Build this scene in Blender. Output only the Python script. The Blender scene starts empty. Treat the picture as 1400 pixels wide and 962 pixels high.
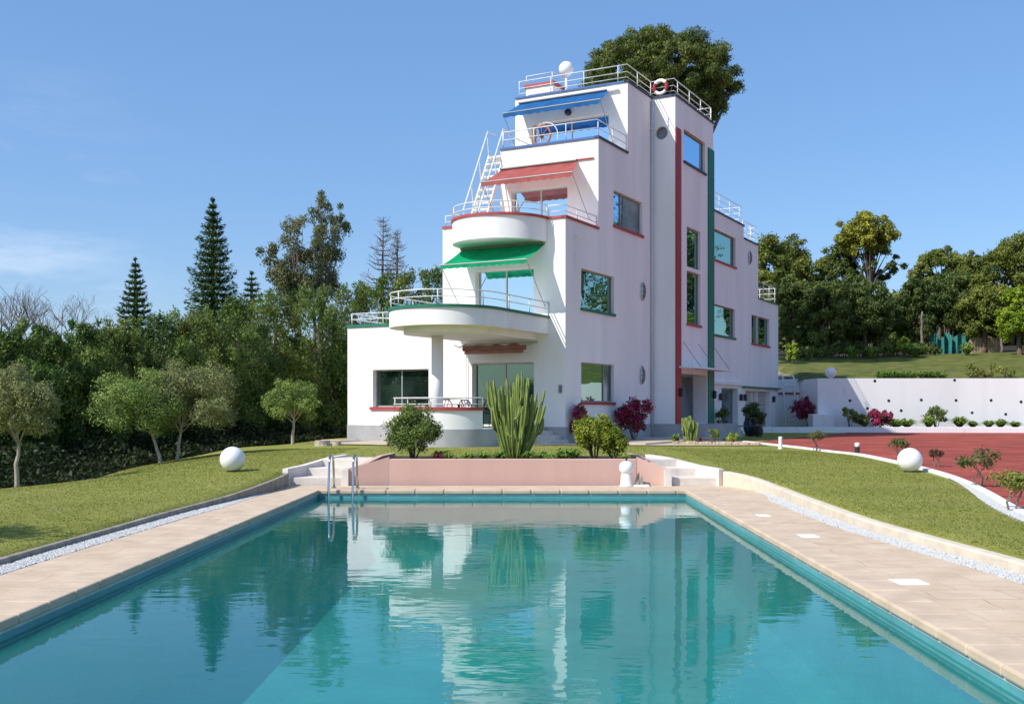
import bpy, bmesh, math, random
import numpy as np
from mathutils import Vector, Matrix
random.seed(7); rng = np.random.default_rng(11)
SC = bpy.context.scene; COL = SC.collection
PI = math.pi
F = 1460.0; HY = 556.0; CH = 1.5            # focal length and horizon of the 1400 px photograph, eye height

def gpt(px, py, z=0.0):                      # a point on the level z seen at a pixel
    Y = (CH - z) * F / (py - HY); return ((px - 700) / F * Y, Y, z)
def xat(px, Y): return (px - 700) / F * Y
def zat(py, Y): return CH + (HY - py) * Y / F

# ------------------------------------------------------------------ materials
def nt(name):
    m = bpy.data.materials.new(name); m.use_nodes = True
    t = m.node_tree; t.nodes.clear(); return m, t, t.nodes, t.links
def ramp(N, stops):
    r = N.new('ShaderNodeValToRGB'); e = r.color_ramp.elements
    while len(e) < len(stops): e.new(0.5)
    for i, (p, c) in enumerate(stops): e[i].position = p; e[i].color = (*c, 1)
    return r
def col(c): return (c[0], c[1], c[2], 1)
def mix_rgb(N, L, a, b, fac, mode='MIX'):
    m = N.new('ShaderNodeMix'); m.data_type = 'RGBA'; m.blend_type = mode
    for s, v in ((m.inputs[6], a), (m.inputs[7], b), (m.inputs[0], fac)):
        if hasattr(v, 'links'): L.new(v, s)
        else: s.default_value = v if not isinstance(v, tuple) else col(v)
    return m.outputs[2]
def plain(name, c, rough=0.6, metal=0.0, var=0.12, scale=6.0, bump=0.0, bscale=40.0, spec=0.4, detail=6, stain=None, streak=False):
    m, t, N, L = nt(name)
    o = N.new('ShaderNodeOutputMaterial'); p = N.new('ShaderNodeBsdfPrincipled'); L.new(p.outputs[0], o.inputs[0])
    g = N.new('ShaderNodeNewGeometry')
    n = N.new('ShaderNodeTexNoise'); n.inputs['Scale'].default_value = scale; n.inputs['Detail'].default_value = detail
    src = g.outputs['Position']
    if streak:
        mp = N.new('ShaderNodeMapping'); mp.inputs['Scale'].default_value = (1, 1, 0.12); L.new(src, mp.inputs[0]); L.new(mp.outputs[0], n.inputs['Vector'])
    else: L.new(src, n.inputs['Vector'])
    r = ramp(N, [(0.3, tuple(x * (1 - var) for x in c)), (0.7, tuple(min(1, x * (1 + var * .5)) for x in c))])
    L.new(n.outputs[0], r.inputs[0]); cc = r.outputs[0]
    if stain:
        n2 = N.new('ShaderNodeTexNoise'); n2.inputs['Scale'].default_value = stain[1]; n2.inputs['Detail'].default_value = 8; n2.inputs['Roughness'].default_value = .7
        mp2 = N.new('ShaderNodeMapping'); mp2.inputs['Scale'].default_value = (1, 1, .35); L.new(src, mp2.inputs[0]); L.new(mp2.outputs[0], n2.inputs['Vector'])
        r2 = ramp(N, [(stain[2], (0, 0, 0)), (stain[2] + .15, (1, 1, 1))]); L.new(n2.outputs[0], r2.inputs[0])
        cc = mix_rgb(N, L, cc, stain[0], r2.outputs[0])
    L.new(cc, p.inputs['Base Color'])
    p.inputs['Roughness'].default_value = rough; p.inputs['Metallic'].default_value = metal
    p.inputs['Specular IOR Level'].default_value = spec
    if bump:
        n3 = N.new('ShaderNodeTexNoise'); n3.inputs['Scale'].default_value = bscale; n3.inputs['Detail'].default_value = 8; L.new(src, n3.inputs['Vector'])
        b = N.new('ShaderNodeBump'); b.inputs['Strength'].default_value = 1; b.inputs['Distance'].default_value = bump
        L.new(n3.outputs[0], b.inputs['Height']); L.new(b.outputs[0], p.inputs['Normal'])
    return m
def leafmat(name, dark, mid, light, patch=0.6, pcol=None, trans=0.3, k=1.0):
    k = {'leylandii': 2.1, 'evergreen': 2.15, 'araucaria': 2.1, 'brownish_cypress': 2.0, 'stone_pine': 1.75, 'wood_foliage': 2.5, 'dark_wood_foliage': 2.2, 'golden_canopy': 2.0, 'lime_foliage': 1.2, 'lawn_tree_foliage': 1.9, 'dry_tree_foliage': 1.75, 'planter_shrub_foliage': 1.35, 'yellow_green_shrub': 1.1, 'strap_leaves': 1.4, 'bougainvillea': 1.25, 'small_shrub_foliage': 1.2}.get(name, 1.0)
    dark, mid, light = [tuple(min(.6, x * k) for x in c) for c in (dark, mid, light)]
    m, t, N, L = nt(name)
    o = N.new('ShaderNodeOutputMaterial'); g = N.new('ShaderNodeNewGeometry')
    r = ramp(N, [(0.0, dark), (0.55, mid), (1.0, light)])
    n = N.new('ShaderNodeTexNoise'); n.inputs['Scale'].default_value = patch; n.inputs['Detail'].default_value = 3
    L.new(g.outputs['Position'], n.inputs['Vector'])
    a = N.new('ShaderNodeMath'); a.operation = 'MULTIPLY_ADD'; L.new(g.outputs['Random Per Island'], a.inputs[0]); a.inputs[1].default_value = .55
    b = N.new('ShaderNodeMath'); b.operation = 'MULTIPLY_ADD'; L.new(n.outputs[0], b.inputs[0]); b.inputs[1].default_value = 1.5; b.inputs[2].default_value = -.52
    L.new(b.outputs[0], a.inputs[2]); L.new(a.outputs[0], r.inputs[0]); cc = r.outputs[0]
    if pcol:
        n2 = N.new('ShaderNodeTexNoise'); n2.inputs['Scale'].default_value = pcol[1]; L.new(g.outputs['Position'], n2.inputs['Vector'])
        r2 = ramp(N, [(pcol[2], (0, 0, 0)), (pcol[2] + .07, (1, 1, 1))]); L.new(n2.outputs[0], r2.inputs[0])
        cc = mix_rgb(N, L, cc, pcol[0], r2.outputs[0])
    d = N.new('ShaderNodeBsdfPrincipled'); d.inputs['Roughness'].default_value = .55; d.inputs['Specular IOR Level'].default_value = .3
    tr = N.new('ShaderNodeBsdfTranslucent'); mx = N.new('ShaderNodeMixShader'); mx.inputs[0].default_value = trans
    L.new(cc, d.inputs['Base Color']); L.new(cc, tr.inputs[0]); L.new(d.outputs[0], mx.inputs[1]); L.new(tr.outputs[0], mx.inputs[2]); L.new(mx.outputs[0], o.inputs[0])
    return m
def glassmat(name, tint, base, mirror, rough=0.015):
    m, t, N, L = nt(name)
    o = N.new('ShaderNodeOutputMaterial'); g = N.new('ShaderNodeBsdfGlossy'); g.inputs['Color'].default_value = col(tint); g.inputs['Roughness'].default_value = rough
    p = N.new('ShaderNodeBsdfPrincipled'); p.inputs['Roughness'].default_value = .5; p.inputs['Specular IOR Level'].default_value = 0
    geo = N.new('ShaderNodeNewGeometry'); n = N.new('ShaderNodeTexNoise'); n.inputs['Scale'].default_value = 1.1; L.new(geo.outputs['Position'], n.inputs['Vector'])
    r = ramp(N, [(.4, tuple(x * .35 for x in base)), (.65, base)]); L.new(n.outputs[0], r.inputs[0]); L.new(r.outputs[0], p.inputs['Base Color'])
    mx = N.new('ShaderNodeMixShader'); mx.inputs[0].default_value = mirror
    nb = N.new('ShaderNodeTexNoise'); nb.inputs['Scale'].default_value = .7; L.new(geo.outputs['Position'], nb.inputs['Vector'])
    bp = N.new('ShaderNodeBump'); bp.inputs['Strength'].default_value = .5; bp.inputs['Distance'].default_value = .01; L.new(nb.outputs[0], bp.inputs['Height']); L.new(bp.outputs[0], g.inputs['Normal'])
    L.new(p.outputs[0], mx.inputs[1]); L.new(g.outputs[0], mx.inputs[2]); L.new(mx.outputs[0], o.inputs[0]); return m

M = {}
M['white'] = plain('white_render', (.90, .875, .862), .85, var=.085, scale=1.3, bump=.004, bscale=22, spec=.2, streak=True, stain=((.74, .72, .69), 1.1, .60))
M['white_plain'] = plain('white_paint', (.82, .82, .81), .5, var=.04)
M['plinth'] = plain('grey_plinth', (.42, .42, .43), .85, var=.16, scale=2.2, bump=.004)
M['pipe'] = plain('grey_white_pipe', (.6, .62, .66), .4, var=.05)
M['red'] = plain('red_paint', (.36, .028, .036), .55, var=.15)
M['redtrim'] = plain('red_trim_paint', (.42, .065, .07), .6, var=.2)
M['green'] = plain('green_paint', (.012, .17, .11), .55, var=.15)
M['blue'] = plain('blue_trim_paint', (.05, .14, .36), .55, var=.1)
M['navy'] = plain('navy_trim_paint', (.03, .05, .12), .55, var=.1)
M['rail'] = plain('white_rail', (.72, .71, .69), .4, var=.15, scale=9)
M['steel'] = plain('brushed_steel', (.55, .56, .57), .18, 1.0, var=.1)
M['dark'] = plain('dark_metal', (.03, .03, .035), .4, var=.2)
M['grille'] = plain('lamp_grille', (.20, .20, .22), .5, var=.2)
M['frame'] = plain('window_frame', (.30, .31, .31), .4, var=.1)
M['frame_w'] = plain('pale_window_frame', (.62, .60, .56), .5, var=.1)
M['mir'] = glassmat('mirrored_glass', (.62, .80, .92), (.02, .05, .06), .8)
M['teal'] = glassmat('teal_glass', (.50, .74, .66), (.015, .06, .05), .62)
M['mirb'] = glassmat('blue_mirror_glass', (.50, .74, .95), (.02, .06, .1), .85)
M['curt'] = glassmat('curtained_glass', (.5, .68, .75), (.30, .34, .32), .35)
M['doorg'] = glassmat('dark_door_glass', (.30, .50, .46), (.03, .055, .05), .35)
M['frost'] = glassmat('frosted_door_glass', (.5, .6, .65), (.16, .20, .21), .3, .12)
M['globe'] = plain('opal_globe', (.83, .83, .82), .35, var=.03, spec=.5)
M['bark'] = plain('bark', (.16, .12, .09), .9, var=.4, scale=9, bump=.02, bscale=14)
M['bark_pale'] = plain('pale_bark', (.42, .37, .30), .9, var=.3, scale=9, bump=.01)
M['bark_grey'] = plain('grey_twigs', (.20, .16, .14), .9, var=.3, scale=5)
M['pink'] = plain('pink_render', (.60, .385, .32), .85, var=.08, scale=2.0, bump=.003, streak=True, stain=((.52, .36, .32), 1.5, .62))
M['pinkcap'] = plain('whitewashed_cap', (.72, .66, .60), .85, var=.12, scale=5, bump=.004, stain=((.45, .38, .32), 3, .64))
M['stepstone'] = plain('worn_step', (.68, .62, .55), .85, var=.15, scale=6, bump=.004, stain=((.38, .33, .27), 4, .62))
M['wallw'] = plain('garden_wall_white', (.86, .85, .84), .85, var=.06, scale=.9, bump=.004, streak=True, stain=((.60, .58, .55), 1.6, .62))
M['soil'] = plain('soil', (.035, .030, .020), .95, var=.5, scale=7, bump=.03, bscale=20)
M['bank'] = plain('dry_earth', (.36, .27, .18), .95, var=.4, scale=3, bump=.06, bscale=6)
M['rock'] = plain('edging_rock', (.45, .33, .22), .9, var=.4, scale=8, bump=.01)
M['gravel'] = plain('white_gravel', (.52, .52, .50), .8, var=.3, scale=60)
M['gravelbed'] = plain('gravel_bed', (.40, .40, .38), .9, var=.3, scale=70, bump=.01, bscale=90)
M['kerbdark'] = plain('weathered_kerb', (.30, .27, .22), .9, var=.35, scale=6, bump=.005)
M['kerb'] = plain('cream_kerb', (.66, .57, .45), .85, var=.15, scale=5, bump=.004, stain=((.40, .33, .22), 5, .60))
M['apron'] = plain('pale_paving', (.52, .44, .34), .9, var=.2, scale=3, bump=.004)
M['tarp'] = plain('teal_tarp', (.035, .20, .19), .5, var=.3, scale=2)
M['pot'] = plain('blue_glazed_pot', (.02, .05, .10), .2, var=.3)
M['petal'] = leafmat('bougainvillea', (.16, .006, .04), (.36, .018, .09), (.58, .06, .19), 3.0, ((.04, .085, .018), 5.5, .51))
M['cactus'] = plain('cactus_skin', (.20, .26, .06), .55, var=.35, scale=5, bump=.003)
M['driveway'] = None

# deck: sandy stamped concrete with faint paver joints
def deckmat():
    m, t, N, L = nt('sandy_paving')
    o = N.new('ShaderNodeOutputMaterial'); p = N.new('ShaderNodeBsdfPrincipled'); L.new(p.outputs[0], o.inputs[0]); p.inputs['Roughness'].default_value = .85; p.inputs['Specular IOR Level'].default_value = .25
    g = N.new('ShaderNodeNewGeometry')
    dn = N.new('ShaderNodeTexNoise'); dn.inputs['Scale'].default_value = 1.7; dn.inputs['Detail'].default_value = 4; L.new(g.outputs['Position'], dn.inputs['Vector'])
    vm = N.new('ShaderNodeVectorMath'); vm.operation = 'MULTIPLY_ADD'; L.new(dn.outputs['Color'], vm.inputs[0]); vm.inputs[1].default_value = (.12, .12, .12); L.new(g.outputs['Position'], vm.inputs[2])
    bk = N.new('ShaderNodeTexBrick'); L.new(vm.outputs[0], bk.inputs['Vector']); bk.inputs['Scale'].default_value = 1.0
    bk.inputs['Brick Width'].default_value = .62; bk.inputs['Row Height'].default_value = .42; bk.inputs['Mortar Size'].default_value = .005; bk.inputs['Mortar Smooth'].default_value = .6
    bk.inputs['Color1'].default_value = (0, 0, 0, 1); bk.inputs['Color2'].default_value = (1, 1, 1, 1); bk.inputs['Mortar'].default_value = (.5, .5, .5, 1)
    n = N.new('ShaderNodeTexNoise'); n.inputs['Scale'].default_value = 2.2; n.inputs['Detail'].default_value = 9; n.inputs['Roughness'].default_value = .65; L.new(g.outputs['Position'], n.inputs['Vector'])
    r = ramp(N, [(.25, (.46, .345, .235)), (.5, (.58, .445, .315)), (.75, (.66, .53, .395))]); L.new(n.outputs[0], r.inputs[0])
    c1 = mix_rgb(N, L, r.outputs[0], bk.outputs['Color'], .07, 'SOFT_LIGHT')
    mn = N.new('ShaderNodeTexNoise'); mn.inputs['Scale'].default_value = .9; mn.inputs['Detail'].default_value = 5; L.new(g.outputs['Position'], mn.inputs['Vector'])
    mr = ramp(N, [(.52, (.10, .10, .10)), (.70, (.9, .9, .9))]); L.new(mn.outputs[0], mr.inputs[0])
    mm = N.new('ShaderNodeMath'); mm.operation = 'MULTIPLY'; L.new(bk.outputs['Fac'], mm.inputs[0]); L.new(mr.outputs[0], mm.inputs[1])
    c2 = mix_rgb(N, L, c1, (.20, .15, .10), mm.outputs[0]); L.new(c2, p.inputs['Base Color'])
    sn = N.new('ShaderNodeTexNoise'); sn.inputs['Scale'].default_value = 60; L.new(g.outputs['Position'], sn.inputs['Vector'])
    ad = N.new('ShaderNodeMath'); ad.operation = 'MULTIPLY_ADD'; L.new(bk.outputs['Fac'], ad.inputs[0]); ad.inputs[1].default_value = -1.5; L.new(sn.outputs[0], ad.inputs[2])
    b = N.new('ShaderNodeBump'); b.inputs['Distance'].default_value = .003; L.new(ad.outputs[0], b.inputs['Height']); L.new(b.outputs[0], p.inputs['Normal'])
    return m
M['deck'] = deckmat()
M['coping'] = plain('sandstone_coping', (.59, .455, .325), .8, var=.16, scale=3.5, bump=.002, bscale=50, stain=((.48, .36, .26), 2.5, .62))
def lawnmat():
    m, t, N, L = nt('mown_grass')
    o = N.new('ShaderNodeOutputMaterial'); p = N.new('ShaderNodeBsdfPrincipled'); L.new(p.outputs[0], o.inputs[0]); p.inputs['Roughness'].default_value = .9; p.inputs['Specular IOR Level'].default_value = .1
    g = N.new('ShaderNodeNewGeometry')
    def noise(s, d=6, sc=(1, 1, 1)):
        mp = N.new('ShaderNodeMapping'); mp.inputs['Scale'].default_value = sc; L.new(g.outputs['Position'], mp.inputs[0])
        n = N.new('ShaderNodeTexNoise'); n.inputs['Scale'].default_value = s; n.inputs['Detail'].default_value = d; n.inputs['Roughness'].default_value = .65; L.new(mp.outputs[0], n.inputs['Vector']); return n.outputs[0]
    a = noise(.7, 5); f = noise(14, 8, (.5, 1.4, 1))
    r = ramp(N, [(.3, (.185, .205, .040)), (.5, (.265, .275, .064)), (.7, (.35, .335, .105))])
    ad = N.new('ShaderNodeMath'); ad.operation = 'MULTIPLY_ADD'; L.new(a, ad.inputs[0]); ad.inputs[1].default_value = .5
    ad2 = N.new('ShaderNodeMath'); ad2.operation = 'MULTIPLY'; L.new(f, ad2.inputs[0]); ad2.inputs[1].default_value = .5; L.new(ad2.outputs[0], ad.inputs[2]); L.new(ad.outputs[0], r.inputs[0])
    s = noise(.42, 4); r2 = ramp(N, [(.58, (0, 0, 0)), (.72, (1, 1, 1))]); L.new(s, r2.inputs[0])
    c = mix_rgb(N, L, r.outputs[0], (.31, .265, .115), r2.outputs[0]); L.new(c, p.inputs['Base Color'])
    b = N.new('ShaderNodeBump'); b.inputs['Distance'].default_value = .03; L.new(noise(45, 6), b.inputs['Height']); L.new(b.outputs[0], p.inputs['Normal']); return m
M['lawn'] = lawnmat()
M['lawn2'] = plain('shade_darkened_grass', (.13, .145, .038), .9, var=.4, scale=1.3, bump=.05, bscale=9, spec=.1, stain=((.20, .175, .07), .6, .55))  # upper lawn grass, darkened in the colour for tree shadows lying on it
M['blade'] = leafmat('grass_blades', (.21, .24, .042), (.30, .315, .070), (.41, .39, .12), .8, trans=.45)
def drivemat():
    m, t, N, L = nt('red_court_paving')
    o = N.new('ShaderNodeOutputMaterial'); p = N.new('ShaderNodeBsdfPrincipled'); L.new(p.outputs[0], o.inputs[0]); p.inputs['Roughness'].default_value = .9; p.inputs['Specular IOR Level'].default_value = .15
    g = N.new('ShaderNodeNewGeometry')
    bk = N.new('ShaderNodeTexBrick'); L.new(g.outputs['Position'], bk.inputs['Vector']); bk.inputs['Scale'].default_value = 1.0
    bk.inputs['Brick Width'].default_value = .9; bk.inputs['Row Height'].default_value = .45; bk.inputs['Mortar Size'].default_value = .012
    bk.inputs['Color1'].default_value = (.275, .056, .040, 1); bk.inputs['Color2'].default_value = (.335, .078, .055, 1); bk.inputs['Mortar'].default_value = (.36, .13, .10, 1)
    n = N.new('ShaderNodeTexNoise'); n.inputs['Scale'].default_value = .8; n.inputs['Detail'].default_value = 8; L.new(g.outputs['Position'], n.inputs['Vector'])
    r = ramp(N, [(.3, (.72, .72, .74)), (.5, (1, 1, 1)), (.72, (1.3, 1.25, 1.2))]); L.new(n.outputs[0], r.inputs[0])
    L.new(mix_rgb(N, L, bk.outputs['Color'], r.outputs[0], 1.0, 'MULTIPLY'), p.inputs['Base Color']); return m
M['driveway'] = drivemat()
def poolmat(name, c, sc=22.0, grout=.5):
    m, t, N, L = nt(name)
    o = N.new('ShaderNodeOutputMaterial'); p = N.new('ShaderNodeBsdfPrincipled'); L.new(p.outputs[0], o.inputs[0]); p.inputs['Roughness'].default_value = .5
    g = N.new('ShaderNodeNewGeometry'); n = N.new('ShaderNodeTexNoise'); n.inputs['Scale'].default_value = 1.2; n.inputs['Detail'].default_value = 7; L.new(g.outputs['Position'], n.inputs['Vector'])
    r = ramp(N, [(.3, tuple(x * .78 for x in c)), (.7, tuple(x * 1.15 for x in c))]); L.new(n.outputs[0], r.inputs[0])
    v = N.new('ShaderNodeTexVoronoi'); v.inputs['Scale'].default_value = sc; L.new(g.outputs['Position'], v.inputs['Vector'])
    L.new(mix_rgb(N, L, r.outputs[0], v.outputs['Color'], .12, 'SOFT_LIGHT'), p.inputs['Base Color']); return m
M['poolfloor'] = poolmat('turquoise_pool_lining', (.085, .41, .36))
M['poolwall'] = poolmat('teal_pool_tiles', (.10, .33, .35), 40)
M['poolline'] = plain('pale_waterline', (.60, .64, .62), .6, var=.2, scale=5)
def watermat():
    m, t, N, L = nt('pool_water')
    o = N.new('ShaderNodeOutputMaterial')
    tr = N.new('ShaderNodeBsdfTransparent'); tr.inputs[0].default_value = (.66, .93, .95, 1)
    tr0 = tr; df = N.new('ShaderNodeBsdfDiffuse'); df.inputs[0].default_value = (.022, .30, .29, 1); tr = N.new('ShaderNodeMixShader'); tr.inputs[0].default_value = .31; L.new(tr0.outputs[0], tr.inputs[1]); L.new(df.outputs[0], tr.inputs[2])
    gl = N.new('ShaderNodeBsdfGlossy'); gl.inputs['Roughness'].default_value = 0.0; gl.inputs['Color'].default_value = (.92, .98, 1, 1)
    fr = N.new('ShaderNodeFresnel'); fr.inputs['IOR'].default_value = 1.333
    mx = N.new('ShaderNodeMixShader'); L.new(fr.outputs[0], mx.inputs[0]); L.new(tr.outputs[0], mx.inputs[1]); L.new(gl.outputs[0], mx.inputs[2]); L.new(mx.outputs[0], o.inputs[0])
    g = N.new('ShaderNodeNewGeometry')
    def nz(sc, s, d, rr=.5):
        mp = N.new('ShaderNodeMapping'); mp.inputs['Scale'].default_value = sc; L.new(g.outputs['Position'], mp.inputs[0])
        n = N.new('ShaderNodeTexNoise'); n.inputs['Scale'].default_value = s; n.inputs['Detail'].default_value = d; n.inputs['Roughness'].default_value = rr; L.new(mp.outputs[0], n.inputs['Vector']); return n.outputs[0]
    a = nz((.8, 1.5, 1), 2.6, 2); b2 = nz((.8, 1.6, 1), 9, 2)
    pm = nz((.5, .5, 1), .5, 2); rp = ramp(N, [(.38, (.25, .25, .25)), (.65, (1, 1, 1))]); L.new(pm, rp.inputs[0])
    q = N.new('ShaderNodeMath'); q.operation = 'MULTIPLY_ADD'; L.new(b2, q.inputs[0]); q.inputs[1].default_value = .16; L.new(a, q.inputs[2])
    q2 = N.new('ShaderNodeMath'); q2.operation = 'MULTIPLY'; L.new(q.outputs[0], q2.inputs[0]); L.new(rp.outputs[0], q2.inputs[1])
    bp = N.new('ShaderNodeBump'); bp.inputs['Strength'].default_value = 1; bp.inputs['Distance'].default_value = .0052; L.new(q2.outputs[0], bp.inputs['Height'])
    L.new(bp.outputs[0], gl.inputs['Normal']); L.new(bp.outputs[0], fr.inputs['Normal']); return m
M['water'] = watermat()
def clothmat(name, c, tr=.35, stripes=False):
    m, t, N, L = nt(name)
    o = N.new('ShaderNodeOutputMaterial'); d = N.new('ShaderNodeBsdfDiffuse'); s = N.new('ShaderNodeBsdfTranslucent'); mx = N.new('ShaderNodeMixShader'); mx.inputs[0].default_value = tr
    g = N.new('ShaderNodeNewGeometry'); n = N.new('ShaderNodeTexNoise'); n.inputs['Scale'].default_value = 2.5; L.new(g.outputs['Position'], n.inputs['Vector'])
    r = ramp(N, [(.3, tuple(x * .82 for x in c)), (.7, tuple(min(1, x * 1.1) for x in c))]); L.new(n.outputs[0], r.inputs[0])
    L.new(r.outputs[0], d.inputs[0]); L.new(r.outputs[0], s.inputs[0]); L.new(d.outputs[0], mx.inputs[1]); L.new(s.outputs[0], mx.inputs[2]); L.new(mx.outputs[0], o.inputs[0]); return m
M['awn_green'] = clothmat('green_canvas', (.012, .34, .15)); M['awn_red'] = clothmat('faded_red_canvas', (.44, .13, .12)); M['awn_blue'] = clothmat('blue_canvas', (.035, .15, .38)); M['awn_pink'] = clothmat('folded_faded_canvas', (.45, .24, .21))

L_ = leafmat
M['hedge'] = L_('leylandii', (.016, .034, .008), (.048, .082, .016), (.135, .180, .036), .9, ((.16, .07, .03), .55, .70))
M['hedge2'] = L_('evergreen', (.020, .034, .008), (.058, .080, .015), (.15, .175, .036), .8)
M['norfolk'] = L_('araucaria', (.010, .030, .012), (.028, .058, .018), (.075, .115, .030), 1.2)
M['cedar'] = L_('brownish_cypress', (.030, .040, .015), (.075, .085, .030), (.15, .14, .055), .7)
M['pine'] = L_('stone_pine', (.020, .036, .010), (.065, .090, .018), (.17, .18, .04), .55)
M['wood'] = L_('wood_foliage', (.024, .036, .008), (.066, .082, .014), (.15, .155, .032), .35)
M['wood2'] = L_('dark_wood_foliage', (.015, .028, .008), (.044, .064, .014), (.115, .135, .034), .4)
M['golden'] = L_('golden_canopy', (.050, .062, .010), (.15, .155, .020), (.30, .27, .04), .5)
M['lime'] = L_('lime_foliage', (.08, .14, .010), (.19, .28, .018), (.36, .42, .04), .9)
M['olive'] = L_('lawn_tree_foliage', (.045, .075, .016), (.115, .165, .036), (.25, .29, .085), 1.8)
M['olive2'] = L_('dry_tree_foliage', (.062, .075, .026), (.145, .16, .060), (.28, .28, .12), 1.8)
M['shrub'] = L_('planter_shrub_foliage', (.035, .065, .012), (.105, .160, .030), (.27, .29, .09), 2.6)
M['shrubl'] = L_('yellow_green_shrub', (.06, .10, .008), (.19, .24, .02), (.42, .42, .06), 2.6)
M['small'] = L_('small_shrub_foliage', (.05, .07, .02), (.11, .13, .04), (.22, .19, .09), 4.0)
M['reddish'] = L_('reddish_shrub_foliage', (.07, .05, .025), (.15, .085, .045), (.22, .14, .07), 4.0)
M['ivy'] = L_('shade_dark_ivy', (.008, .015, .005), (.022, .036, .009), (.050, .066, .018), 1.0)  # leaf colours kept near black to paint in the shade under the evergreens
M['strap'] = L_('strap_leaves', (.05, .10, .015), (.12, .20, .03), (.27, .33, .07), 2.0)

# ------------------------------------------------------------------ object helpers
WL = {}
def props(o, label=None, cat=None, group=None, kind=None):
    if label: o['label'] = label
    if cat: o['category'] = cat
    if group: o['group'] = group
    if kind: o['kind'] = kind
    return o
def thing(name, label, cat, loc=(0, 0, 0), group=None):
    o = bpy.data.objects.new(name, None); COL.objects.link(o); o.location = loc; o.empty_display_size = .2
    WL[o.name] = Vector(loc); return props(o, label, cat, group)
def link(name, me, parent=None):
    o = bpy.data.objects.new(name, me); COL.objects.link(o)
    if parent is not None: o.parent = parent; WL[o.name] = WL[parent.name]
    else: WL[o.name] = Vector((0, 0, 0))
    return o
class MB:
    def __init__(s): s.v = []; s.f = []
    def face(s, pts):
        b = len(s.v); s.v += [tuple(p) for p in pts]; s.f.append(tuple(range(b, b + len(pts))))
    def box8(s, p):                            # p: bottom 4 ccw, top 4 ccw
        b = len(s.v); s.v += [tuple(q) for q in p]
        for q in ((3, 2, 1, 0), (4, 5, 6, 7), (0, 1, 5, 4), (1, 2, 6, 5), (2, 3, 7, 6), (3, 0, 4, 7)): s.f.append(tuple(b + i for i in q))
    def box(s, x0, x1, y0, y1, z0, z1): s.box8([(x0, y0, z0), (x1, y0, z0), (x1, y1, z0), (x0, y1, z0), (x0, y0, z1), (x1, y0, z1), (x1, y1, z1), (x0, y1, z1)])
    def prism(s, pts, z0, z1):                 # pts 2D ccw
        n = len(pts); b = len(s.v)
        s.v += [(p[0], p[1], z0) for p in pts] + [(p[0], p[1], z1) for p in pts]
        s.f.append(tuple(b + i for i in reversed(range(n)))); s.f.append(tuple(b + n + i for i in range(n)))
        for i in range(n): j = (i + 1) % n; s.f.append((b + i, b + j, b + n + j, b + n + i))
    def tube(s, pts, r, n=8, caps=True, star=None, up=None):
        pts = [Vector(p) for p in pts]; k = len(pts)
        rs = r if isinstance(r, (list, tuple)) else [r] * k
        b = len(s.v); ref = Vector((0, 0, 1)); prev = None
        for i, p in enumerate(pts):
            d = (pts[min(i + 1, k - 1)] - pts[max(i - 1, 0)]).normalized()
            if prev is None:
                a = d.cross(ref if abs(d.z) < .95 else Vector((1, 0, 0))).normalized()
            else:
                a = (prev - d * prev.dot(d)).normalized()
            prev = a; c = d.cross(a)
            for j in range(n):
                th = 2 * PI * j / n; rr = rs[i] * (star if star and j % 2 else 1)
                s.v.append(tuple(p + a * (math.cos(th) * rr) + c * (math.sin(th) * rr)))
        for i in range(k - 1):
            for j in range(n):
                j2 = (j + 1) % n; s.f.append((b + i * n + j, b + i * n + j2, b + (i + 1) * n + j2, b + (i + 1) * n + j))
        if caps:
            s.f.append(tuple(b + j for j in reversed(range(n)))); s.f.append(tuple(b + (k - 1) * n + j for j in range(n)))
    def lathe(s, c, prof, n=24, ax=None):       # prof: (r,z)
        b = len(s.v)
        for (r, z) in prof:
            for j in range(n):
                th = 2 * PI * j / n; s.v.append((c[0] + r * math.cos(th), c[1] + r * math.sin(th), c[2] + z))
        for i in range(len(prof) - 1):
            for j in range(n):
                j2 = (j + 1) % n; s.f.append((b + i * n + j, b + i * n + j2, b + (i + 1) * n + j2, b + (i + 1) * n + j))
        s.f.append(tuple(b + j for j in reversed(range(n)))); s.f.append(tuple(b + (len(prof) - 1) * n + j for j in range(n)))
    def sphere(s, c, r, n=24, m=16, sz=1.0):
        s.lathe(c, [(max(1e-3, r * math.sin(PI * i / m)), -r * sz * math.cos(PI * i / m)) for i in range(m + 1)], n)
    def build(s, name, mat, parent=None, smooth=False, bevel=0):
        off = WL[parent.name] if parent is not None else Vector((0, 0, 0))
        me = bpy.data.meshes.new(name); me.from_pydata([(x - off.x, y - off.y, z - off.z) for x, y, z in s.v], [], s.f)
        me.materials.append(M[mat] if isinstance(mat, str) else mat)
        if smooth: me.shade_smooth()
        me.validate(); me.update()
        o = link(name, me, parent)
        if bevel:
            w = o.modifiers.new('b', 'BEVEL'); w.width = bevel; w.segments = 2; w.limit_method = 'ANGLE'
        return o
def npmesh(name, V, nper, mat, parent=None, smooth=False):   # V: (N*nper,3) faces of nper verts
    n = len(V) // nper; me = bpy.data.meshes.new(name)
    off = np.array(WL[parent.name]) if parent is not None else np.zeros(3)
    me.vertices.add(len(V)); me.vertices.foreach_set('co', (V - off).astype(np.float32).ravel())
    me.loops.add(n * nper); me.loops.foreach_set('vertex_index', np.arange(n * nper, dtype=np.int32))
    me.polygons.add(n); me.polygons.foreach_set('loop_start', np.arange(0, n * nper, nper, dtype=np.int32))
    me.update(calc_edges=True); me.materials.append(M[mat]); return link(name, me, parent)

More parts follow.
